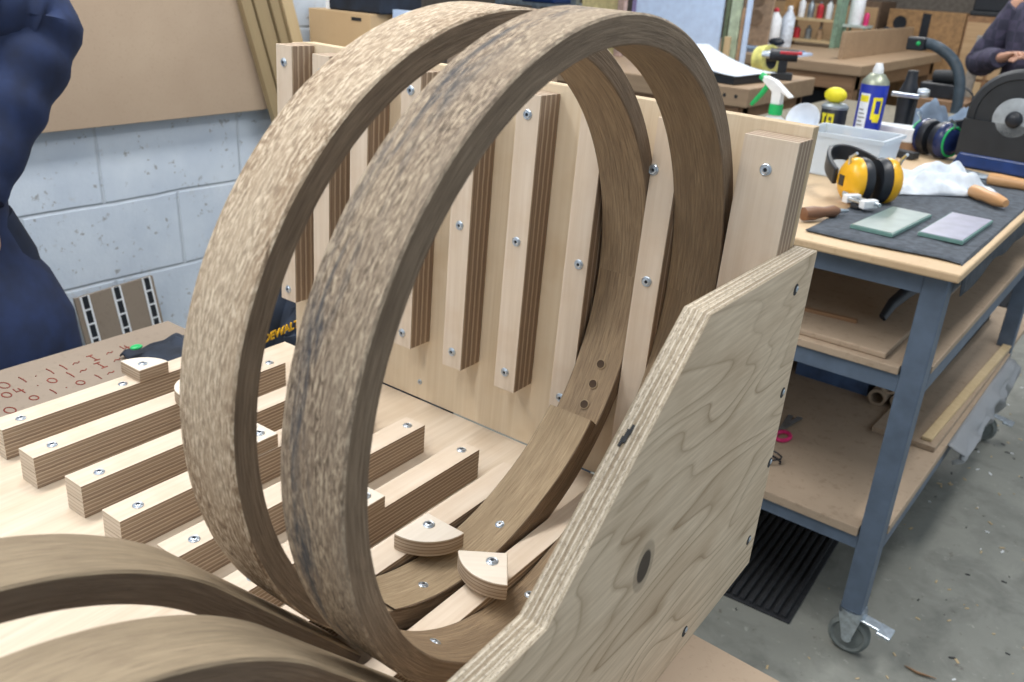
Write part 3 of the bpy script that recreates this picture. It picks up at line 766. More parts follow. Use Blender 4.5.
def shelf_poly(z0, z1, inset=.0):
    # board notched round the legs
    a = .052; x0, x1, y0, y1 = X0+inset, X1-inset, Y0-.006, Y1
    P = [(x0+a, y0), (x1-a, y0), (x1-a, y0+a+.008), (x1, y0+a+.008), (x1, y1-a), (x1-a, y1-a), (x1-a, y1), (x0+a, y1), (x0+a, y1-a), (x0, y1-a), (x0, y0+a+.008), (x0+a, y0+a+.008)]
    b = B(); b.prism(P, z0, z1); return b
part('middle_shelf', shelf_poly(.6555, .673), SHELFM, tr, bevel=.002)
part('bottom_shelf', shelf_poly(.2485, .272), SHELFM, tr, bevel=.002)
TX, TY = -.72, 2.5
# boards on the middle shelf
b = B(); b.box((-.355, 0, 0), (.325, 1.2, .014))
solo('shelf_board', b, SHELFM, 'grey-brown board lying on the middle shelf of the trolley', 'board', (-.72, 1.815, .6735), bevel=.003)
b = B(); b.tube([(0, 0, .012), (.0, .06, .03), (.01, .12, .045), (.03, .19, .05)], [.01, .014, .016, .008], 10, flat=.5)
solo('curved_offcut', b, BLACK, 'dark curved strip lying on the trolley middle shelf near the front leg', 'offcut', (-.46, 1.99, .688), smooth=True)
b = B(); b.box((-.1, 0, 0), (.1, .012, .008)); solo('thin_stick', b, BENCHD, 'thin dark stick on the board of the middle shelf', 'stick', (-.60, 1.93, .6876), rot=(0, 0, .1))
# bottom shelf things
def crate(label, x, y, w, d, h, m, z=.2722):
    r = root('storage_crate', label, 'crate', (x, y, z), ROOM, (0, 0, 0), 'blue crates under the trolley')
    b = B(); t = .006
    b.box((-w/2, -d/2, 0), (w/2, d/2, t)); b.box((-w/2, -d/2, t), (-w/2+t, d/2, h)); b.box((w/2-t, -d/2, t), (w/2, d/2, h)); b.box((-w/2+t, -d/2, t), (w/2-t, -d/2+t, h)); b.box((-w/2+t, d/2-t, t), (w/2-t, d/2, h))
    part('crate_body', b, m, r)
    b = B(); b.box((-w/2-.008, -d/2-.008, h-.018), (w/2+.008, -d/2, h)); b.box((-w/2-.008, d/2, h-.018), (w/2+.008, d/2+.008, h)); b.box((-w/2-.008, -d/2, h-.018), (-w/2, d/2, h)); b.box((w/2, -d/2, h-.018), (w/2+.008, d/2, h)); part('rim', b, m, r)
crate('blue plastic crate at the back of the trolley bottom shelf, the larger right one', -.68, 2.62, .22, .25, .16, plain('crate_blue', '#41587c', .5))
crate('dark blue crate at the back of the trolley bottom shelf, left of the other', -.96, 2.62, .25, .25, .17, plain('crate_blue2', '#33445f', .5))
for k, (x, y, z, rr) in enumerate(((-.53, 2.45, .2725, .025), (-.475, 2.47, .2725, .023), (-.505, 2.46, .315, .024))):
    b = B(); b.lathe([(rr*.7, 0), (rr, 0), (rr, .55), (rr*.7, .55), (rr*.7, 0)], Matrix.Translation((0, 0, rr)) @ Matrix.Rotation(-PI/2, 4, 'X'), 20, cap=False)
    solo('cardboard_tube', b, SHELFM, ['left cardboard tube at the bottom of the small pile on the lower shelf', 'right cardboard tube at the bottom of the small pile on the lower shelf', 'topmost cardboard tube of the small pile on the lower shelf'][k], 'tube', (x, y, z), group='cardboard tubes on the lower shelf', smooth=True)
for k, (x, y, z, w, h, L, m, lab) in enumerate(((-.405, 2.28, .2724, .165, .016, 1.35, SHELFM, 'wide dusty plank along the right side of the trolley lower shelf'), (-.352, 2.30, .2887, .026, .010, .95, PLANKL, 'thin pale batten with small holes lying on the wide dusty plank'),
                                                (-.455, 2.6, .2886, .03, .03, .85, DGREY, 'dark square bar lying on planks at the back of the lower shelf'))):
    b = B(); b.box((-w/2, 0, 0), (w/2, L, h)); solo('loose_plank', b, m, lab, 'plank', (x, y, z), bevel=.002, rot=(0, 0, -.01 if k != 1 else -.03))
# scissors
r = root('scissors', 'pair of scissors with magenta handles on the trolley lower shelf', 'scissors', (-.675, 2.10, .2725))
for s in (-1, 1):
    b = B(); b.tube([(s*.02+math.cos(a)*.018, -.03+math.sin(a)*.028, .006) for a in [k*PI/8 for k in range(17)]], .0055, 8); part('handle', b, PINK, r, smooth=True)
    b = B(); b.box((-.007, 0, .003+.002*s), (.007, .11, .0045+.002*s), M=Matrix.Rotation(-s*.12, 4, 'Z')); part('blade', b, ZINC, r)
b = B(); b.tube([(math.cos(a)*.03*(1+.1*math.sin(3*a)), math.sin(a)*.02, .004+.0012*k) for k, a in enumerate([i*PI/6 for i in range(22)])], .0025, 6)
solo('coiled_cable', b, BLACK, 'small coil of thin black cable on the lower shelf edge beside the side panel', 'cable', (-.635, 1.93, .272), smooth=True)
# plastic film hanging under right side
b = B(); V = []; F = []; nu, nv = 22, 10
for i in range(nu+1):
    for j in range(nv+1):
        u, v = i/nu, j/nv
        V.append((.004+.02*v+.05*noise.noise(Vector((u*7, v*4, 0)))*v+.03*math.sin(PI*v), .0+.80*u, -.04*v-.17*v*abs(noise.noise(Vector((u*5+1, 9, 0))))-.03*v*abs(noise.noise(Vector((u*17, 2, 0))))))
for i in range(nu):
    for j in range(nv): F.append((i*(nv+1)+j, (i+1)*(nv+1)+j, (i+1)*(nv+1)+j+1, i*(nv+1)+j+1))
b.add(V, F); o = solo('plastic_sheet', b, FILM, 'crumpled translucent grey plastic sheet hanging below the trolley lower shelf', 'plastic sheet', (-.312, 2.36, .268), smooth=True)
o.modifiers.new('s', 'SOLIDIFY').thickness = .002

# ---------- things on the trolley top
b = B(); V = []; F = []; nx, ny = 26, 30
for i in range(nx+1):
    for j in range(ny+1):
        u, v = i/nx, j/ny; x = -.30+.34*u; y = -.36+.95*v
        yy = y+.02*noise.noise(Vector((u*2, 5, 1))); over = max(0, x-.022)
        xx = x if over == 0 else .022+.008*math.tanh(over*60); z = .003+.0025*noise.noise(Vector((u*7, v*9, 2)))-over*(3.6+1.5*noise.noise(Vector((0, v*5, 7))))
        V.append((xx, yy, z))
for i in range(nx):
    for j in range(ny): F.append((i*(ny+1)+j, (i+1)*(ny+1)+j, (i+1)*(ny+1)+j+1, i*(ny+1)+j+1))
b.add(V, F); o = solo('bench_cloth', b, MATCL, 'dark charcoal cloth spread on the trolley top under two glass plates, hanging over the edge', 'cloth', (-.318, 2.19, .9025), smooth=True)
o.modifiers.new('s', 'SOLIDIFY').thickness = .0025
for k, (x, y, rz, lab) in enumerate(((-.498, 2.035, -.06, 'greenish glass plate, left of the two on the dark cloth'), (-.376, 2.095, -.03, 'greenish glass plate, right of the two on the dark cloth'))):
    b = B(); b.box((-.046, -.125, 0), (.046, .125, .008)); b.box((-.043, -.122, .008), (.043, .122, .0095), 1)
    solo('glass_plate', b, [GLASS, plain('abrasive_film%d' % k, '#728482' if k == 0 else '#9495a6', .35, 0, .06)], lab, 'glass plate', (x, y, .9068), rot=(0, 0, rz), group='glass plates', bevel=.001)
# yellow ear defenders
def muffs(name, label, loc, rz, shell, cupm, ring=None):
    r = root(name, label, 'ear defenders', loc, ROOM, (0, 0, rz))
    for s in (-1, 1):
        M = Matrix.Translation((s*.031, 0, .054)) @ Matrix.Rotation(s*PI/2, 4, 'Y') @ Matrix.Diagonal((1.12, 1, 1, 1))
        b = B(); b.lathe([(.030, -.022), (.046, -.02), (.050, -.008), (.048, .004)], M, 28); part('cushion', b, BLACK, r, smooth=True)
        b = B(); b.lathe([(.049, .004), (.050, .012), (.046, .026), (.034, .037), (.018, .042), (.0, .043)], M, 28); c = part('ear_cup', b, shell, r, smooth=True)
        if ring:
            b = B(); b.tube([M @ Vector((.040*math.cos(a), .040*math.sin(a), .034)) for a in [k*PI/12 for k in range(25)]], .0035, 8); part('ring', b, ring, c, smooth=True)
        else:
            b = B(); b.box((-.011, -.011, .0415), (.011, .011, .0445), M=M); part('emblem', b, BLACK, c)
        b = B(); b.tube([(s*.060, 0, .075), (s*.068, -.01, .112), (s*.064, -.03, .125)], .004, 8); part('wire_arm', b, ZINC, c, smooth=True)
    b = B(); P_ = []
    for k in range(25):
        a = PI*k/24; P_.append((math.cos(a)*.072, .035+math.sin(a)*.135, .055+.035*math.sin(a)))
    n = len(P_)
    V = []; F = []
    for k, p in enumerate(P_):
        a = PI*k/24; nx_, ny_ = math.cos(a), math.sin(a)
        for dr, dz in ((-.006, -.02), (.006, -.02), (.006, .02), (-.006, .02)): V.append((p[0]+nx_*dr, p[1]+ny_*dr, p[2]+dz))
    for k in range(n-1):
        for q in range(4): F.append((k*4+q, k*4+(q+1) % 4, (k+1)*4+(q+1) % 4, (k+1)*4+q))
    F.append((0, 3, 2, 1)); F.append((n*4-4, n*4-3, n*4-2, n*4-1))
    b.add(V, F); part('headband', b, cupm, r, smooth=True, bevel=.003)
    return r
muffs('ear_defenders', 'yellow and black ear defenders lying on the trolley beside the translucent tub', (-.612, 2.205, .903), .80, YEL, BLACK)
muffs('ear_defenders', 'dark blue ear defenders with a bright green ring beside the bench grinder', (-.672, 3.04, .903), -.50, plain('navy_shell', '#1d2c58', .25), BLACK, GREEN)
# honing guide
r = root('honing_guide', 'small white and chrome honing guide in front of the yellow ear defenders', 'honing guide', (-.60, 2.10, .903), ROOM, (0, 0, -.5))
b = B(); b.box((-.038, -.014, .012), (-.020, .03, .032)); b.box((.018, -.014, .012), (.036, .03, .032)); part('jaw', b, WHITE, r, bevel=.003)
b = B(); b.cyl((-.058, .02, .024), (.05, .02, .024), .0045, None, 12); b.cyl((-.066, .02, .024), (-.050, .02, .024), .009, None, 16); b.cyl((-.035, -.008, .024), (.035, -.008, .024), .004, None, 12); part('screw_rod', b, ZINC, r, smooth=True)
b = B(); b.cyl((-.012, .0, .0095), (.012, .0, .0095), .0095, None, 18); part('roller', b, BLACK, r, smooth=True)
# file with dark handle
r = root('wood_handled_file', 'short tool with a dark wooden handle by the left end of the trolley top', 'hand tool', (-.628, 1.955, .903), ROOM, (0, 0, -.45))
b = B(); b.lathe([(.006, -.065), (.015, -.06), (.016, -.03), (.012, .0), (.014, .03), (.008, .045)], Matrix.Translation((0, 0, .016)) @ Matrix.Rotation(-PI/2, 4, 'X'), 20); part('handle', b, DHANDLE, r, smooth=True)
b = B(); b.cyl((0, .045, .016), (0, .075, .014), .006, .004, 10); part('ferrule', b, ZINC, r, smooth=True)
# chisels
def chisel(label, loc, rz, L=.13):
    r = root('chisel', label, 'chisel', loc, ROOM, (0, 0, rz))
    b = B(); b.lathe([(.008, 0), (.0165, .004), (.0175, .03), (.015, L*.45), (.0165, L*.7), (.0125, L*.93), (.009, L)], Matrix.Translation((0, 0, .018)) @ Matrix.Rotation(PI/2, 4, 'Y'), 22); part('handle', b, HANDLE, r, smooth=True)
    b = B(); b.cyl((0, 0, .018), (-.03, 0, .016), .008, .005, 12); b.box((-.16, -.009, .012), (-.03, .009, .016)); part('blade', b, ZINC, r)
chisel('wooden chisel handle sticking out from under the white rag on the dark cloth', (-.43, 2.475, .906), -.75, .13)
chisel('long turned wooden handle lying behind the rag, running off the right edge', (-.44, 2.70, .903), -.08, .19)
# white rag
def rag(name, label, loc, sx, sy, h, m, seed, rz=0, cat='rag'):
    b = B(); n = 44; V = []; F = []
    for i in range(n+1):
        for j in range(n+1):
            u, v = i/n*2-1, j/n*2-1
            e = 1+.18*noise.noise(Vector((math.atan2(v, u)*1.3, seed, 0)))
            rr = min(1, max(abs(u), abs(v))); x, y = u*sx*e, v*sy*e
            f = noise.noise(Vector((u*2.2+seed, v*2.2, 0))); g = abs(noise.noise(Vector((u*3.2+seed, v*2.8, 2)))); g2 = abs(noise.noise(Vector((u*6, v*6, seed))))
            z = h*(1-rr**4)*(.6+.7*f+.35*g)+.07*h*g2
            V.append((x, y, max(.0035, z)))
    for i in range(n):
        for j in range(n): F.append((i*(n+1)+j, (i+1)*(n+1)+j, (i+1)*(n+1)+j+1, i*(n+1)+j+1))
    b.add(V, F); o = solo(name, b, m, label, cat, loc, rot=(0, 0, rz), smooth=True)
    for p in o.data.polygons: p.use_smooth = True
    o.modifiers.new('s', 'SOLIDIFY').thickness = .002
    return o
rag('crumpled_rag', 'crumpled white rag lying behind the glass plates on the trolley', (-.532, 2.50, .906), .085, .15, .062, RAG, 1.3, -.75)
rag('grey_cloth', 'crumpled blue-grey cloth heaped behind the dark blue ear defenders', (-.74, 3.38, .903), .15, .12, .12, GREYCL, 4.1, .3, 'cloth')
# translucent tub
r = root('plastic_tub', 'translucent white plastic tub standing behind the yellow ear defenders', 'tub', (-.765, 2.50, .9028), ROOM, (0, 0, -.02))
b = B(); w0, d0, w1, d1, hh, t = .100, .075, .110, .085, .118, .003
def ringv(w, d, z): return [(-w, -d, z), (w, -d, z), (w, d, z), (-w, d, z)]
V = ringv(w0, d0, 0)+ringv(w1, d1, hh)+ringv(w1-t, d1-t, hh)+ringv(w0-t, d0-t, t)
F = [(3, 2, 1, 0), (12, 13, 14, 15)]+[(k+4*s, (k+1) % 4+4*s, (k+1) % 4+4*(s+1), k+4*(s+1)) for s in range(3) for k in range(4)]
b.add(V, F); part('tub_body', b, FROST, r, bevel=.004)
b = B()
for s in (-1, 1): b.box((-w1-.006, s*(d1+.003)-.004, hh-.010), (w1+.006, s*(d1+.003)+.004, hh)); b.box((s*(w1+.003)-.004, -d1, hh-.010), (s*(w1+.003)+.004, d1, hh))
part('rim', b, FROST, r)
b = B(); 
for k in range(7): b.box((-.03+k*.007, -.0835, .07), (-.0265+k*.007, -.0825, .086))
part('bar_marks', b, GREYM, r)
# blue aerosol can
r = root('aerosol_can', 'tall blue aerosol can with yellow shield and white text panel behind the tub', 'aerosol can', (-.865, 2.95, .9028), ROOM, (0, 0, .0))
R_ = .042
b = B(); b.lathe([(R_, 0), (R_, .205), (R_*.98, .207)], None, 36); part('can_body', b, BLUE, r, smooth=True)
b = B(); b.lathe([(R_*1.01, .205), (R_*.95, .215), (.024, .235), (.018, .238)], None, 32); part('dome', b, plain('pale_tin', '#9aa08f', .4, .6), r, smooth=True)
b = B(); b.lathe([(.016, .238), (.016, .250), (.012, .262), (.010, .268)], None, 24); part('cap', b, WHITE, r, smooth=True)
def wrap(b, pts, rad):
    # polygon on the can surface: (angle deg, z)
    cx = sum(p[0] for p in pts)/len(pts); cz = sum(p[1] for p in pts)/len(pts)
    V = [(rad*math.cos(math.radians(a)), rad*math.sin(math.radians(a)), z) for a, z in pts]; V.append((rad*math.cos(math.radians(cx))*1.004, rad*math.sin(math.radians(cx))*1.004, cz))
    n = len(pts); b.add(V, [(k, (k+1) % n, n) for k in range(n)])
def band_patch(b, a0, a1, z0, z1, rad, n=8):
    V = []; F = []
    for k in range(n+1):
        a = math.radians(a0+(a1-a0)*k/n); V += [(rad*math.cos(a), rad*math.sin(a), z0), (rad*math.cos(a), rad*math.sin(a), z1)]
    for k in range(n): F.append((2*k, 2*k+2, 2*k+3, 2*k+1))
    b.add(V, F)
b = B(); band_patch(b, -128, -84, .0, .178, R_+.0006); part('text_panel', b, PAPER, r)
b = B(); band_patch(b, -126, -88, .152, .172, R_+.0011)
part('yellow_label', b, YELB, r)
b = B()
for k in range(9): band_patch(b, -122, -90-(k % 3)*5, .03+k*.012, .034+k*.012, R_+.0011)
part('small_print', b, GREYM, r)
b = B(); band_patch(b, -68, -26, .158, .168, R_+.0009); band_patch(b, -68, -56, .10, .160, R_+.0009); band_patch(b, -58, -30, .092, .118, R_+.0010); band_patch(b, -34, -26, .10, .160, R_+.0009)
part('shield', b, YELB, r)
b = B()
for k in range(3): band_patch(b, -60, -34, .02+k*.018, .026+k*.018, R_+.0009)
part('white_lines', b, PAPER, r)
# small black tin with yellow top
r = root('lubricant_tin', 'small black tin with yellow lettering and an open yellow nozzle cap', 'tin', (-1.0, 3.02, .9028))
b = B(); b.lathe([(.042, 0), (.042, .105), (.040, .108)], None, 30); part('tin_body', b, BLACK, r, smooth=True)
b = B(); b.lathe([(.044, .105), (.044, .113), (.034, .122), (.02, .124)], None, 30); part('tin_lid', b, GREYM, r, smooth=True)
b = B(); b.blob((-.006, 0, .148), (.038, .02, .026), seg=20); part('cap', b, YELB, r, smooth=True)
b = B(); band_patch(b, -125, -112, .04, .092, .0428); band_patch(b, -130, -105, .082, .092, .0429); band_patch(b, -100, -92, .04, .092, .0428); band_patch(b, -78, -70, .04, .092, .0428); band_patch(b, -100, -70, .082, .092, .0429); band_patch(b, -90, -84, .04, .07, .0428)
part('lettering', b, YELB, r)
# white block / roll
r = root('round_offcut', 'white round-ended block lying behind the tub beside the blue can', 'block', (-.79, 3.06, .9028))
b = B(); P_ = [(-.075, .03), (-.075, -.03)]+[(.03+.045*math.cos(a), .045*math.sin(a)) for a in [-PI/2+k*PI/10 for k in range(11)]]
b.prism(P_, .03, .075, 2, 0, 0); part('block_top', b, WHITE, r, bevel=.004)
b = B(); b.prism([(p[0]*.95, p[1]*.95) for p in P_], .0, .0298, 2, 0, 0); part('block_base', b, BENCHD, r)
# dark clamp device
r = root('router_base', 'small black and chrome power tool standing upright behind the blue can', 'power tool', (-.83, 3.22, .9028))
b = B(); b.lathe([(.035, 0), (.038, .03), (.026, .05), (.03, .12), (.034, .16), (.02, .20), (.016, .235)], None, 24); part('tool_body', b, BLACK, r, smooth=True)
b = B(); b.lathe([(.012, 0), (.016, .02), (.012, .035)], Matrix.Translation((.035, -.02, .17)) @ Matrix.Rotation(PI/2, 4, 'Y'), 16); part('knob', b, ZINC, r, smooth=True)
b = B(); b.box((-.045, -.04, .15), (.045, -.02, .165)); part('bracket', b, ZINC, r, bevel=.003)
b = B(); b.cyl((.035, -.02, .0), (.035, -.02, .17), .005, None, 10); part('guide_rod', b, DGREY, r, smooth=True)
# spray bottle
r = root('spray_bottle', 'clear spray bottle with white and green trigger head behind the back board', 'spray bottle', (-.965, 2.42, .9028), ROOM, (0, 0, -.15))
b = B(); b.lathe([(.036, 0), (.038, .01), (.038, .115), (.034, .13), (.016, .142), (.014, .150)], None, 28); part('bottle', b, FROST, r, smooth=True)
b = B(); b.lathe([(.019, .145), (.019, .172)], None, 24); part('collar', b, GREEN, r, smooth=True)
b = B(); b.prism([(-.052, .232), (-.048, .246), (-.01, .236), (.045, .198), (.040, .193), (.014, .206), (.014, .172), (-.014, .172), (-.016, .205), (-.04, .222)], -.011, .011, 1); part('spray_head', b, WHITE, r, bevel=.003)
b = B(); b.cyl((-.062, 0, .243), (-.046, 0, .236), .010, .011, 16); part('nozzle', b, GREEN, r, smooth=True)
b = B(); b.tube([(-.034, 0, .222), (-.052, 0, .195), (-.074, 0, .168), (-.08, 0, .16)], [.008, .008, .007, .005], 10); part('trigger', b, GREEN, r, smooth=True)
# paper funnel and tin lid
b = B(); b.lathe([(.012, 0), (.028, .012), (.055, .05), (.057, .05), (.03, .008), (.014, -.003)], None, 24); b.xf(Matrix.Translation((0, 0, .03)) @ Matrix.Rotation(1.1, 4, 'X'))
solo('paper_funnel', b, PAPER, 'pale paper funnel lying beside the black tin', 'funnel', (-1.08, 3.0, .915), smooth=True)
b = B(); b.lathe([(.05, 0), (.052, .018), (.05, .02), (.046, .006)], None, 28); solo('tin_lid', b, GREYM, 'shallow grey tin lid beside the black tin on the trolley', 'lid', (-1.03, 2.82, .9028), smooth=True)
# steel block near blue muffs
b = B(); b.box((-.05, -.018, 0), (.05, .018, .02)); solo('steel_bar', b, DGREY, 'dark steel bar lying in front of the dark blue ear defenders', 'bar', (-.735, 2.93, .903), rot=(0, 0, -.3), bevel=.002)
b = B(); b.box((-.08, -.012, 0), (.08, .012, .012)); b.box((.05, -.03, 0), (.12, -.012, .016)); solo('try_square', b, GREYM, 'grey metal square lying between the white rag and the grinder', 'square', (-.50, 2.80, .903), rot=(0, 0, -.45), bevel=.002)
# grinder
r = root('bench_grinder', 'large bench grinder with dark round guard and pale disc on a blue base, right edge', 'bench grinder', (-.438, 3.0, .903), ROOM, (0, 0, -.12))
b = B(); b.prism([(-.14, 0), (.20, 0), (.18, .042), (-.125, .042)], -.09, .12, 1); part('base', b, BLUEC, r, bevel=.006)
M = Matrix.Translation((0, -.03, .155)) @ Matrix.Rotation(PI/2, 4, 'X')
b = B(); b.lathe([(.125, -.06), (.138, -.05), (.140, .03), (.130, .045), (.112, .048), (.106, .035)], M, 48); b.box((-.137, -.085, .03), (.15, .03, .14)); part('wheel_guard', b, DGREY, r, smooth=True)
b = B(); b.lathe([(.110, .030), (.110, .044)], M, 40, 1); b.lathe([(.060, .044), (.060, .052), (.05, .055)], M, 40); part('grinding_disc', b, [DISC, DGREY], r, smooth=True)
b = B(); b.lathe([(.024, .054), (.021, .066), (.013, .072), (.008, .074)], M, 28); part('hub_nut', b, BLACK, r, smooth=True)
b = B(); b.lathe([(.085, -.20), (.095, -.18), (.095, -.06)], M, 36); part('motor', b, TEAL, r, smooth=True)
b = B(); b.box((.02, -.06, .29), (.19, .06, .315)); part('top_cover', b, TEAL, r, bevel=.01)

# ================================================================== floor things
b = B(); b.box((-.19, -.32, 0), (.19, .32, .006))
for k in range(17): b.box((-.182+k*.0217, -.312, .006), (-.170+k*.0217, .312, .015))
solo('ribbed_mat', b, BLACKR, 'black ribbed rubber mat on the concrete floor under the trolley front', 'floor mat', (-.675, 2.12, FZ), rot=(0, 0, .06), bevel=.002)
b = B(); b.box((-.5, -.35, 0), (.5, .35, .006))
for k in range(16): b.box((-.49+k*.062, -.345, .006), (-.455+k*.062, .345, .014))
solo('ribbed_mat', b, BLACKR, 'distant black ribbed mat on the floor behind the trolley at the right edge', 'floor mat', (-.22, 5.15, FZ))
b = B()
for k in range(700):
    x = random.uniform(-.6, .9); y = random.uniform(1.35, 4.6); s = random.uniform(.0015, .008); a = random.uniform(0, PI)
    b.box((-s, -s*.35, 0), (s, s*.35, .0015), random.choice((0, 0, 1, 2)), Matrix.Translation((x, y, FZ+.0005)) @ Matrix.Rotation(a, 4, 'Z'))
solo('floor_debris', b, [PLANKL, DGREY, WHITE], 'scattered wood chips and dust on the concrete floor', 'debris', kind='stuff')
b = B(); b.tube([(0, 0, .004), (.03, -.004, .004), (.07, .004, .006)], [.002, .007, .002], 8, flat=.5); solo('wood_sliver', b, BENCHD, 'reddish wood sliver on the floor right of the front castor', 'wood sliver', (-.20, 1.86, FZ), smooth=True)

# ================================================================== BACKGROUND LEFT (behind the back board)
r = root('wall_cabinet', 'low storage cupboard against the block wall behind the jig', 'cupboard', (-2.05, 1.93, 0)) if False else None
r = root('wall_shelf', 'plain wooden shelf on the block wall, mostly hidden behind the back board', 'shelf', (-2.2, 2.0, 0)); b = B(); b.box((-.199, -.075, .92), (.52, .24, .95)); part('shelf_board', b, BENCHW, r)
for y in (.0, .16): part('bracket', bx_((-.199, y, .70), (-.17, y+.03, .9195)), GREYM, r); part('bracket_arm', bx_((-.17, y, .89), (.30, y+.03, .9195)), GREYM, r)
r = root('cardboard_box', 'open cardboard box standing behind the top left of the back board', 'box', (-2.235, 2.035, .9505))
b = B(); b.box((-.145, -.10, 0), (.145, .12, .285)); part('box_body', b, CARD, r, bevel=.002)
b = B(); b.box((.06, -.1015, .262), (.105, -.1002, .272)); part('hand_slot', b, DARK, r)
b = B(); b.box((-.05, -.01, 0), (.13, .01, .30)); b.box((.06, -.01, .03), (.09, .012, .25)); solo('blue_folder', b, BOARDW, 'pale blue folder standing right of the cardboard box', 'folder', (-2.02, 2.02, .9505))
r = root('black_case', 'black case lying on top of the cardboard box', 'case', (-2.19, 2.05, 1.2360)); b = B(); b.box((-.12, -.09, 0), (.12, .09, .06)); part('case_body', b, BAG, r, bevel=.006)
b = B(); b.box((-.145, -.08, 0), (-.128, -.06, .06)); part('clip', b, WHITE, r)
b = B(); b.cyl((0, 0, 0), (0, 0, .09), .012, None, 12); b.cyl((0, 0, .09), (0, 0, .11), .008, .004, 12, 1); solo('red_marker', b, [RED, BLACK], 'red and black marker pen standing right of the black case', 'pen', (-1.985, 2.06, .9505+.30), smooth=True) if False else None
b = B(); b.box((-.12, -.009, 0), (.30, .009, .33)); solo('upright_board', b, MDF, 'brown fibreboard upright standing behind the blue folder', 'board', (-1.83, 2.14, .9505))

# ================================================================== BACKGROUND CENTRE: bench A with paper
def bench(name, label, x0, x1, y0, y1, z, m, th=.09, leg=.08, apr=.12, cat='bench'):
    cx, cy = (x0+x1)/2, (y0+y1)/2; r = root(name, label, cat, (cx, cy, 0)); w, d = (x1-x0)/2, (y1-y0)/2
    part('bench_top', bx((-w, -d, z-th), (w, d, z)), m, r, bevel=.006)
    part('apron', bx((-w+.05, -d+.03, z-th-apr), (w-.05, -d+.06, z-th)), BENCHD, r); part('apron', bx((-w+.05, d-.06, z-th-apr), (w-.05, d-.03, z-th)), BENCHD, r); part('apron', bx((w-.07, -d+.06, z-th-apr), (w-.04, d-.06, z-th)), BENCHD, r)
    for sx in (-1, 1):
        for sy in (-1, 1):
            cx_, cy_ = sx*(w-.04-leg/2), sy*(d-.04-leg/2); part('leg', bx((cx_-leg/2, cy_-leg/2, FZ), (cx_+leg/2, cy_+leg/2, z-th)), BENCHD, r, bevel=.004)
    return r
A_ = bench('workbench', 'wooden workbench with a row of dog holes in its edge, white paper on top', -3.0, -1.74, 4.0, 4.85, .915, BENCHW)
for k in range(5):
    b = B(); b.cyl((.33+k*.06, -.4265, .873), (.33+k*.06, -.4245, .873), .009, None, 14); part('dog_hole', b, DARK, A_)
b = B(); V = []; F = []; n = 16
for i in range(n+1):
    for j in range(3): V.append((-.20+.42*i/n, -.19+.19*j, .004+.10*(1-i/n)**2+.004*(j == 1)))
for i in range(n):
    for j in range(2): F.append((i*3+j, (i+1)*3+j, (i+1)*3+j+1, i*3+j+1))
b.add(V, F); o = solo('paper_sheet', b, PAPER, 'curled white sheet of paper on the workbench, right of the front hoop', 'paper', (-2.03, 4.26, .955), smooth=True, rot=(.0, 0, -.1)); o.modifiers.new('s', 'SOLIDIFY').thickness = .002
b = B(); b.box((-.17, -.17, 0), (.17, .17, .035)); solo('black_folder', b, BLACK, 'thin black case under the white paper', 'case', (-2.0, 4.24, .9155), rot=(0, 0, -.1), bevel=.003)
r = root('tape_roll', 'pale yellow roll of tape standing on the workbench beside the paper', 'tape roll', (-1.94, 4.62, .9155)); b = B(); M = Matrix.Translation((0, 0, .078)) @ Matrix.Rotation(PI/2-.2, 4, 'Y') @ Matrix.Rotation(.3, 4, 'X')
b.lathe([(.045, -.035), (.078, -.035), (.078, .035), (.045, .035), (.045, -.035)], M, 32, cap=False); part('tape', b, plain('pale_tape', '#d6d27c', .6), r, smooth=True)
b = B(); b.lathe([(.042, -.034), (.0449, -.034), (.0449, .034), (.042, .034), (.042, -.034)], M, 32, cap=False); part('core', b, BLACK, r, smooth=True)
r = root('cordless_drill', 'black cordless drill with red trim on the workbench end', 'drill', (-1.82, 4.55, .9155), ROOM, (0, 0, .4))
b = B(); b.cyl((-.07, 0, .12), (.07, 0, .12), .032, .03, 18); part('drill_body', b, BLACK, r, smooth=True)
b = B(); b.box((-.02, -.018, .02), (.025, .018, .11)); part('grip', b, BLACK, r, bevel=.005)
b = B(); b.box((-.05, -.035, 0), (.06, .035, .035)); part('battery', b, DGREY, r, bevel=.004)
b = B(); b.box((-.02, -.034, .128), (.09, .034, .142)); part('red_trim', b, RED, r, bevel=.003)
b = B(); b.cyl((-.11, 0, .12), (-.07, 0, .12), .014, .022, 14); part('chuck', b, ZINC, r, smooth=True)
b = B(); b.blob((0, 0, .018), (.014, .014, .018)); solo('green_knob', b, GREEN, 'tiny bright green cap on the workbench edge beside the paper', 'cap', (-1.985, 4.04, .9155), smooth=True)
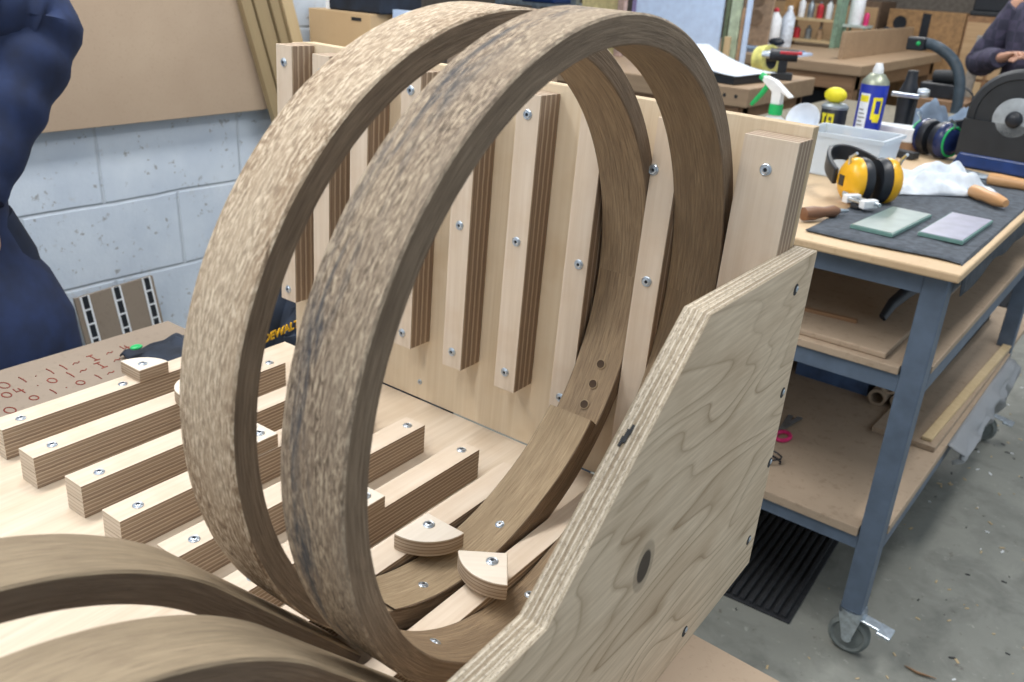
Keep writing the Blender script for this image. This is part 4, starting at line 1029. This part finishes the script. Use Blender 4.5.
# whiteboard and rods
b = B(); b.box((-.32, -.008, 0), (.24, .008, .62)); r = root('display_panel', 'tall pale blue-white panel standing on the workbench behind the hoops', 'panel', (-2.55, 4.80, .9155), ROOM, (.0, 0, 0)); part('sheet', b, BOARDW, r)
b = B(); b.box((-.32, -.015, .0), (.24, -.0085, .01)); b.box((-.345, -.012, 0), (-.3205, .012, .62)); part('edge_trim', b, plain('lilac_trim', '#8f86b8', .5), r)
for k, (x, w, h, m, lab) in enumerate(((-2.325, .02, .45, plain('olive_rod', '#5e6a52', .6), 'dark olive strip standing just right of the pale panel'), (-2.275, .06, .40, plain('pale_green', '#a9b8a0', .6), 'pale green strip standing second from the pale panel'), (-2.275, .035, .17, PLANKL, 'short cream stick standing before the green strip'), (-2.228, .018, .32, plain('tan_strip', '#a4866a', .6), 'narrow tan strip standing right of the pale green strip'), (-2.20, .028, .50, BOARDW, 'white strip leaning at the right end of the upright strips'))):
    b = B(); b.box((-w/2, -.01, 0), (w/2, .01, h)); solo('upright_strip', b, m, lab, 'strip', (x+.03, 4.83+(.0 if k != 2 else -.06), .9155), group='strips standing behind the workbench', bevel=.003)
# cream panel, pinkish post, blue bins behind the hoop tops
for k, (nm, x0, x1, y, z0, z1, m, lab, cat) in enumerate((('cream_panel', -3.22, -2.95, 4.75, .9155, 1.5, CREAM, 'cream board standing behind the top of the front hoop', 'board'), ('timber_post', -2.944, -2.90, 4.72, .9155, 1.5, plain('pink_post', '#b39a90', .6), 'pinkish timber upright left of the pale panel', 'upright'))):
    b = B(); b.box((-(x1-x0)/2, -.02, 0), ((x1-x0)/2, .02, z1-z0)); solo(nm, b, m, lab, cat, ((x0+x1)/2, y, z0), bevel=.002)
r = root('storage_rack', 'grey storage rack behind the tops of the hoops with a blue bin', 'rack', (-3.55, 4.9, 0)); 
for sx in (-.3, .3):
    for sy in (-.2, .2): part('post', bx((sx-.02, sy-.02, FZ), (sx+.02, sy+.02, 1.6)), GREYM, r)
for z in (.3, .8, 1.18): part('shelf', bx((-.3, -.2, z-.02), (.3, .2, z)), GREYM, r)
b = B(); b.box((-.14, -.12, 0), (.14, .12, .14)); solo('blue_bin', b, BLUEC, 'blue plastic bin on the rack just above the left hoop', 'bin', (-3.55, 4.82, 1.1805), bevel=.02)
b = B(); b.box((-.25, -.02, 0), (.25, .02, .9)); 
# ================================================================== mid wooden bench (assembly table)
Mb = bench('assembly_table', 'big worn wooden workbench in the upper right background with a fence board on top', -3.65, -1.96, 6.30, 8.40, .88, BENCHW, .07, .11, .10)
b = B(); b.box((-.015, -.85, 0), (.015, .85, .19)); solo('fence_board', b, BENCHW, 'long wooden fence board standing on edge on the big workbench', 'fence', (-2.24, 7.50, .8805), bevel=.003)
def bottle(label, loc, m, r_, h, capm):
    ro = root('squeeze_bottle', label, 'bottle', loc); b = B(); b.lathe([(r_*.9, 0), (r_, .01), (r_, h*.72), (r_*.5, h*.85), (r_*.35, h*.9)], None, 22); part('bottle_body', b, m, ro, smooth=True)
    b = B(); b.lathe([(r_*.42, h*.9), (r_*.42, h*.96), (r_*.2, h)], None, 18); part('cap', b, capm, ro, smooth=True); return ro
bottle('white bottle with red cap at the left end of the big workbench', (-2.98, 7.15, .8805), WHITE, .055, .30, RED)
bottle('tall white bottle right of the red-capped one on the big workbench', (-2.915, 7.27, .8805), plain('bottle_pale', '#cdd6e2', .5), .05, .32, WHITE)
b = B(); b.box((-.30, -.13, 0), (.25, .13, .018)); b.box((-.28, -.15, .018), (.2, .1, .03), 1); solo('blue_board', b, [BOARDW, GREYCL], 'flat blue board with papers lying along the workbench edge', 'board', (-2.72, 6.60, .8805), rot=(0, 0, .0))
b = B(); b.blob((0, 0, .03), (.06, .05, .03)); solo('black_sander', b, BLACK, 'small black object on the flat blue board', 'tool', (-2.72, 6.62, .9290), smooth=True)
# upright board with round cut-outs
r = root('template_board', 'tan upright board with two round cut-outs behind the workbench', 'template', (-3.10, 7.05, .8805), ROOM, (0, .03, 0))
b = B(); b.box((-.13, -.012, 0), (.13, .012, .50)); part('board', b, plain('tan_template', '#9d8670', .7), r, bevel=.02)
for z in (.22, .37):
    b = B(); b.lathe([(.032, 0), (.055, 0), (.058, .012), (.03, .010)], Matrix.Translation((0, -.013, z)) @ Matrix.Rotation(PI/2, 4, 'X'), 28); part('round_recess', b, plain('recess', '#7d6854', .7), r, smooth=True)
# stepped bottle shelf
r = root('bottle_rack', 'open timber rack with two small shelves of bottles on the big workbench', 'rack', (-2.90, 7.75, .8805))
b = B(); b.box((-.24, -.05, 0), (-.17, .12, .55)); part('side', b, plain('orange_ply', '#b08a5c', .6), r)
b = B(); b.box((.20, -.05, 0), (.24, .12, .60)); part('side', b, plain('rack_green', '#7f9a86', .6), r)
for z in (.03, .20): part('shelf', bx((-.17, -.06, z), (.20, .10, z+.022)), PLANKL, r)
for k, (x, z, m, h) in enumerate(((-.11, .2222, WHITE, .16), (-.03, .2222, GREYM, .14), (.05, .2222, RED, .13), (.13, .2222, WHITE, .15), (-.12, .0522, RED, .10), (-.02, .0522, GREYM, .11), (.08, .0522, plain('tan_bottle', '#a68a6c', .6), .10))):
    bottle(['white bottle first on the upper rack shelf', 'grey bottle second on the upper rack shelf', 'red bottle third on the upper rack shelf', 'white bottle last on the upper rack shelf', 'red bottle on the lower rack shelf', 'grey bottle in the middle of the lower rack shelf', 'tan bottle on the right of the lower rack shelf'][k], (-2.90+x, 7.76, .8805+z), m, .028, h, GREYM)
# stool with white canister
r = root('small_stand', 'small green-legged stand carrying a white canister in the far background', 'stand', (-2.56, 7.9, .8805)); b = B(); b.box((-.10, -.08, .17), (.10, .08, .19)); part('stand_top', b, plain('stand_grey', '#b8c4c0', .5), r)
for sx in (-.08, .08):
    for sy in (-.06, .06): part('leg', bx((sx-.008, sy-.008, 0), (sx+.008, sy+.008, .17)), plain('rack_green', '#7f9a86', .6), r)
b = B(); b.lathe([(.055, 0), (.06, .02), (.058, .22), (.03, .26)], None, 24); solo('white_canister', b, WHITE, 'white canister on the small green-legged stand', 'canister', (-2.59, 7.9, 1.0710), smooth=True)
b = B(); b.lathe([(.022, 0), (.022, .08), (.012, .10)], None, 18); solo('pink_bottle', b, PINK, 'small pink bottle beside the white canister', 'bottle', (-2.49, 7.87, 1.0710), smooth=True)
# hose and black nozzle on fence
r = root('extraction_hose', 'dark ribbed extraction hose with black nozzle arching down behind the trolley', 'hose', (-1.3, 5.05, 0))
pth = [(.0, .02, 1.125), (.05, .01, 1.125), (.11, .0, 1.105), (.175, .0, 1.06), (.225, -.01, .99), (.25, -.02, .88), (.255, -.03, .7), (.26, -.04, .4), (.28, -.02, .04), (.36, 0, -.008)]
def smoothp(P, n=8):
    P = [Vector(p) for p in P]; out = []
    for i in range(len(P)-1):
        p0, p1, p2, p3 = P[max(i-1, 0)], P[i], P[i+1], P[min(i+2, len(P)-1)]
        for k in range(n):
            t = k/n; out.append(.5*((2*p1)+(-p0+p2)*t+(2*p0-5*p1+4*p2-p3)*t*t+(-p0+3*p1-3*p2+p3)*t**3))
    out.append(P[-1]); return out
sp_ = smoothp(pth, 14); b = B(); b.tube(sp_, [.026+.002*(i % 2) for i in range(len(sp_))], 14); part('hose', b, plain('hose_dark', '#3a4752', .5), r, smooth=True)
b = B(); b.box((-.06, -.03, 1.09), (.03, .05, 1.155)); part('nozzle', b, BLACK, r, bevel=.008)
b = B(); b.blob((.0, -.033, 1.125), (.011, .006, .011)); part('green_button', b, GREEN, r, smooth=True)
# side bench carrying nozzle region & lower cupboards
def cab(label, x0, x1, y0, y1, z, m, doors=2):
    r = root('plywood_cupboard', label, 'cupboard', ((x0+x1)/2, (y0+y1)/2, 0), group='plywood cupboards along the far wall'); w, d = (x1-x0)/2, (y1-y0)/2
    part('carcass', bx((-w, -d, FZ), (w, d, z)), m, r)
    n = doors
    for k in range(n):
        a = -w+2*w*k/n+.015; c = -w+2*w*(k+1)/n-.015; part('door', bx((a, -d-.02, .05), (c, -d, z*.56)), CARD, r, bevel=.004); part('door', bx((a, -d-.02, z*.58), (c, -d, z-.05)), TAN, r, bevel=.004)
    return r
cab('far plywood cupboard with pale doors left of the checked-shirt person', -1.87, -1.12, 8.55, 9.0, 1.19, plain('cab_brown', '#8d6b4c', .6), 3)
cab('far brown cupboard behind the rack of bottles', -3.6, -2.6, 8.55, 9.0, 1.25, plain('cab_brown2', '#6f5a48', .6), 2)
cab('far cupboard behind the checked-shirt person', -1.06, -.1, 8.55, 9.0, 1.25, plain('cab_brown', '#8d6b4c', .6), 2)
b = B(); b.box((-.36, -.22, 0), (.36, .22, .04)); b.box((-.35, -.2, .04), (.3, .2, .2), 1); solo('dark_toolbox', b, [DGREY, BLACK], 'long dark tool case on top of the far cupboard', 'tool case', (-1.50, 8.77, 1.1905), bevel=.01)
r = root('plywood_cabinet', 'brown plywood cabinet with a round black opening beyond the big workbench', 'cabinet', (-2.22, 8.68, .3005)); b = B(); b.box((-.30, -.12, -.34), (.34, .12, .90)); part('box_body', b, plain('box_brown', '#9a7750', .6), r)
b = B(); b.lathe([(.055, 0), (.058, .01), (.02, .008)], Matrix.Translation((-.19, -.1205, .79)) @ Matrix.Rotation(PI/2, 4, 'X'), 24); part('round_opening', b, BLACK, r, smooth=True)
b = B(); b.box((-.01, -.128, .60), (.06, -.1202, .88)); part('dark_strip', b, BLACK, r)
r = root('small_machine', 'small grey machine beside the brown box in the far background', 'machine', (-2.38, 8.15, .8805)); b = B(); b.blob((0, 0, .09), (.08, .07, .09), amp=.3); part('machine_body', b, DGREY, r, smooth=True)
b = B(); b.blob((.03, -.06, .13), (.03, .02, .03)); part('knob', b, GREYM, r, smooth=True)
# planks standing near the person and a power tool on lower level
for k, (x, y, a, m, lab) in enumerate(((-1.22, 5.95, .05, plain('grey_plank', '#a8a096', .6), 'grey plank leaning left of the checked-shirt person'), (-1.13, 6.15, .10, PLANKL, 'pale plank leaning just behind the checked-shirt person'))):
    b = B(); b.box((-.028, -.012, FZ), (.028, .012, 1.15)); o = solo('leaning_board', b, m, lab, 'plank', (x-.03, y, 0), rot=(0, a, 0), bevel=.002)
crate('open wooden crate on the floor behind the trolley, below the hose', -1.75, 6.9, .5, .4, .5, TAN, 0.0005) if False else None
r = root('planer_machine', 'dark power tool with grey body on a low stand behind the trolley', 'power tool', (-1.24, 5.55, 0)); b = B(); b.box((-.13, -.18, FZ), (.16, .18, .82)); part('stand_body', b, BENCHD, r)
b = B(); b.cyl((-.07, 0, .93), (.07, -.02, .94), .036, .04, 20); part('motor', b, DGREY, r, smooth=True)
b = B(); b.box((-.12, -.08, .82), (.08, .08, .90)); part('tool_base', b, BLACK, r, bevel=.008)
b = B(); b.tube(smoothp([(.08, -.02, .90), (.16, -.06, .86), (.17, -.1, .78), (.12, -.16, .70)]), .006, 8); part('cord', b, BLACK, r, smooth=True)
for k, (x, y, ww, hh_) in enumerate(((-3.25, 6.75, .22, .66), (-2.75, 6.75, .24, .68), (-2.32, 6.8, .15, .62))):  # dark blocks added to make the space under the bench read dark
    b = B(); b.box((-ww, -.15, FZ), (ww, .25, hh_)); b.box((-ww*1.02, -.16, hh_), (ww*1.02, .26, hh_+.03)); solo('dark_crate', b, plain('crate_black', '#171c26', .7), ['dark crate under the left end of the big workbench', 'dark crate under the middle of the big workbench', 'dark crate under the right end of the big workbench'][k], 'crate', (x, y, 0), bevel=.004)
r = root('low_table', 'low table with a dull grey-brown top beyond the trolley', 'table', (-1.75, 4.75, 0))
r.location = (-1.30, 4.30, .10)
part('table_top', bx((-.30, -.50, .70), (.42, .50, .73)), plain('dull_top', '#77705f', .7), r, bevel=.003)
for sx in (-.27, .37):
    for sy in (-.46, .46): part('leg', bx((sx-.02, sy-.02, FZ-.10), (sx+.02, sy+.02, .70)), BENCHD, r)
# ================================================================== LIGHT
w = bpy.data.worlds.new('w'); sc.world = w; w.use_nodes = True
w.node_tree.nodes['Background'].inputs[0].default_value = (.80, .90, 1.0, 1); w.node_tree.nodes['Background'].inputs[1].default_value = .48
EM = bpy.data.materials.new('tube_glow'); EM.use_nodes = True
EM.node_tree.nodes['Principled BSDF'].inputs['Emission Color'].default_value = (1, .97, .93, 1); EM.node_tree.nodes['Principled BSDF'].inputs['Emission Strength'].default_value = 4
def lightfit(x, y, L, W_, e, lab, z=2.9, c=(1, .975, .945)):
    r = root('ceiling_light', lab, 'light', (x, y, z), group='overhead batten lights')
    part('housing', bx((-W_/2, -L/2, .02), (W_/2, L/2, .07)), WHITE, r); part('diffuser', bx((-W_/2+.01, -L/2+.01, 0), (W_/2-.01, L/2-.01, .0195)), EM, r)
    ld = bpy.data.lights.new('light', 'AREA'); ld.shape = 'RECTANGLE'; ld.size = W_; ld.size_y = L; ld.energy = e; ld.color = c
    lo = bpy.data.objects.new('lamp', ld); col.objects.link(lo); lo.location = (0, 0, -.01); lo.parent = r
lightfit(-1.55, .55, 1.5, .35, 34, 'overhead strip light above the left side of the jig')
lightfit(-.4, -.7, 1.5, .35, 14, 'overhead strip light behind the camera')
lightfit(.1, 2.6, 1.5, .35, 22, 'overhead strip light over the trolley')
lightfit(-1.9, 4.2, 1.5, .35, 24, 'overhead strip light over the rear workbench')
lightfit(-1.6, 6.6, 1.5, .35, 30, 'overhead strip light over the far end of the room')

# ================================================================== CAMERA
cd = bpy.data.cameras.new('camera'); cam = bpy.data.objects.new('camera', cd); col.objects.link(cam); sc.camera = cam
cd.sensor_width = 36; cd.lens = 867.636/1024*36; cd.clip_start = .01; cd.clip_end = 60
Rm = RR.transposed() @ Matrix.Diagonal((1, -1, -1))
qq = Rm.to_quaternion(); qq.normalize()
cam.matrix_world = Matrix.Translation((0, 0, CAM_H)) @ qq.to_matrix().to_4x4()
cd.dof.use_dof = True; cd.dof.focus_distance = .98; cd.dof.aperture_fstop = 9
sc.view_settings.view_transform = 'Standard'; sc.view_settings.look = 'None'; sc.view_settings.gamma = 1; sc.view_settings.use_curve_mapping = False
sc.view_settings.exposure = 0.35
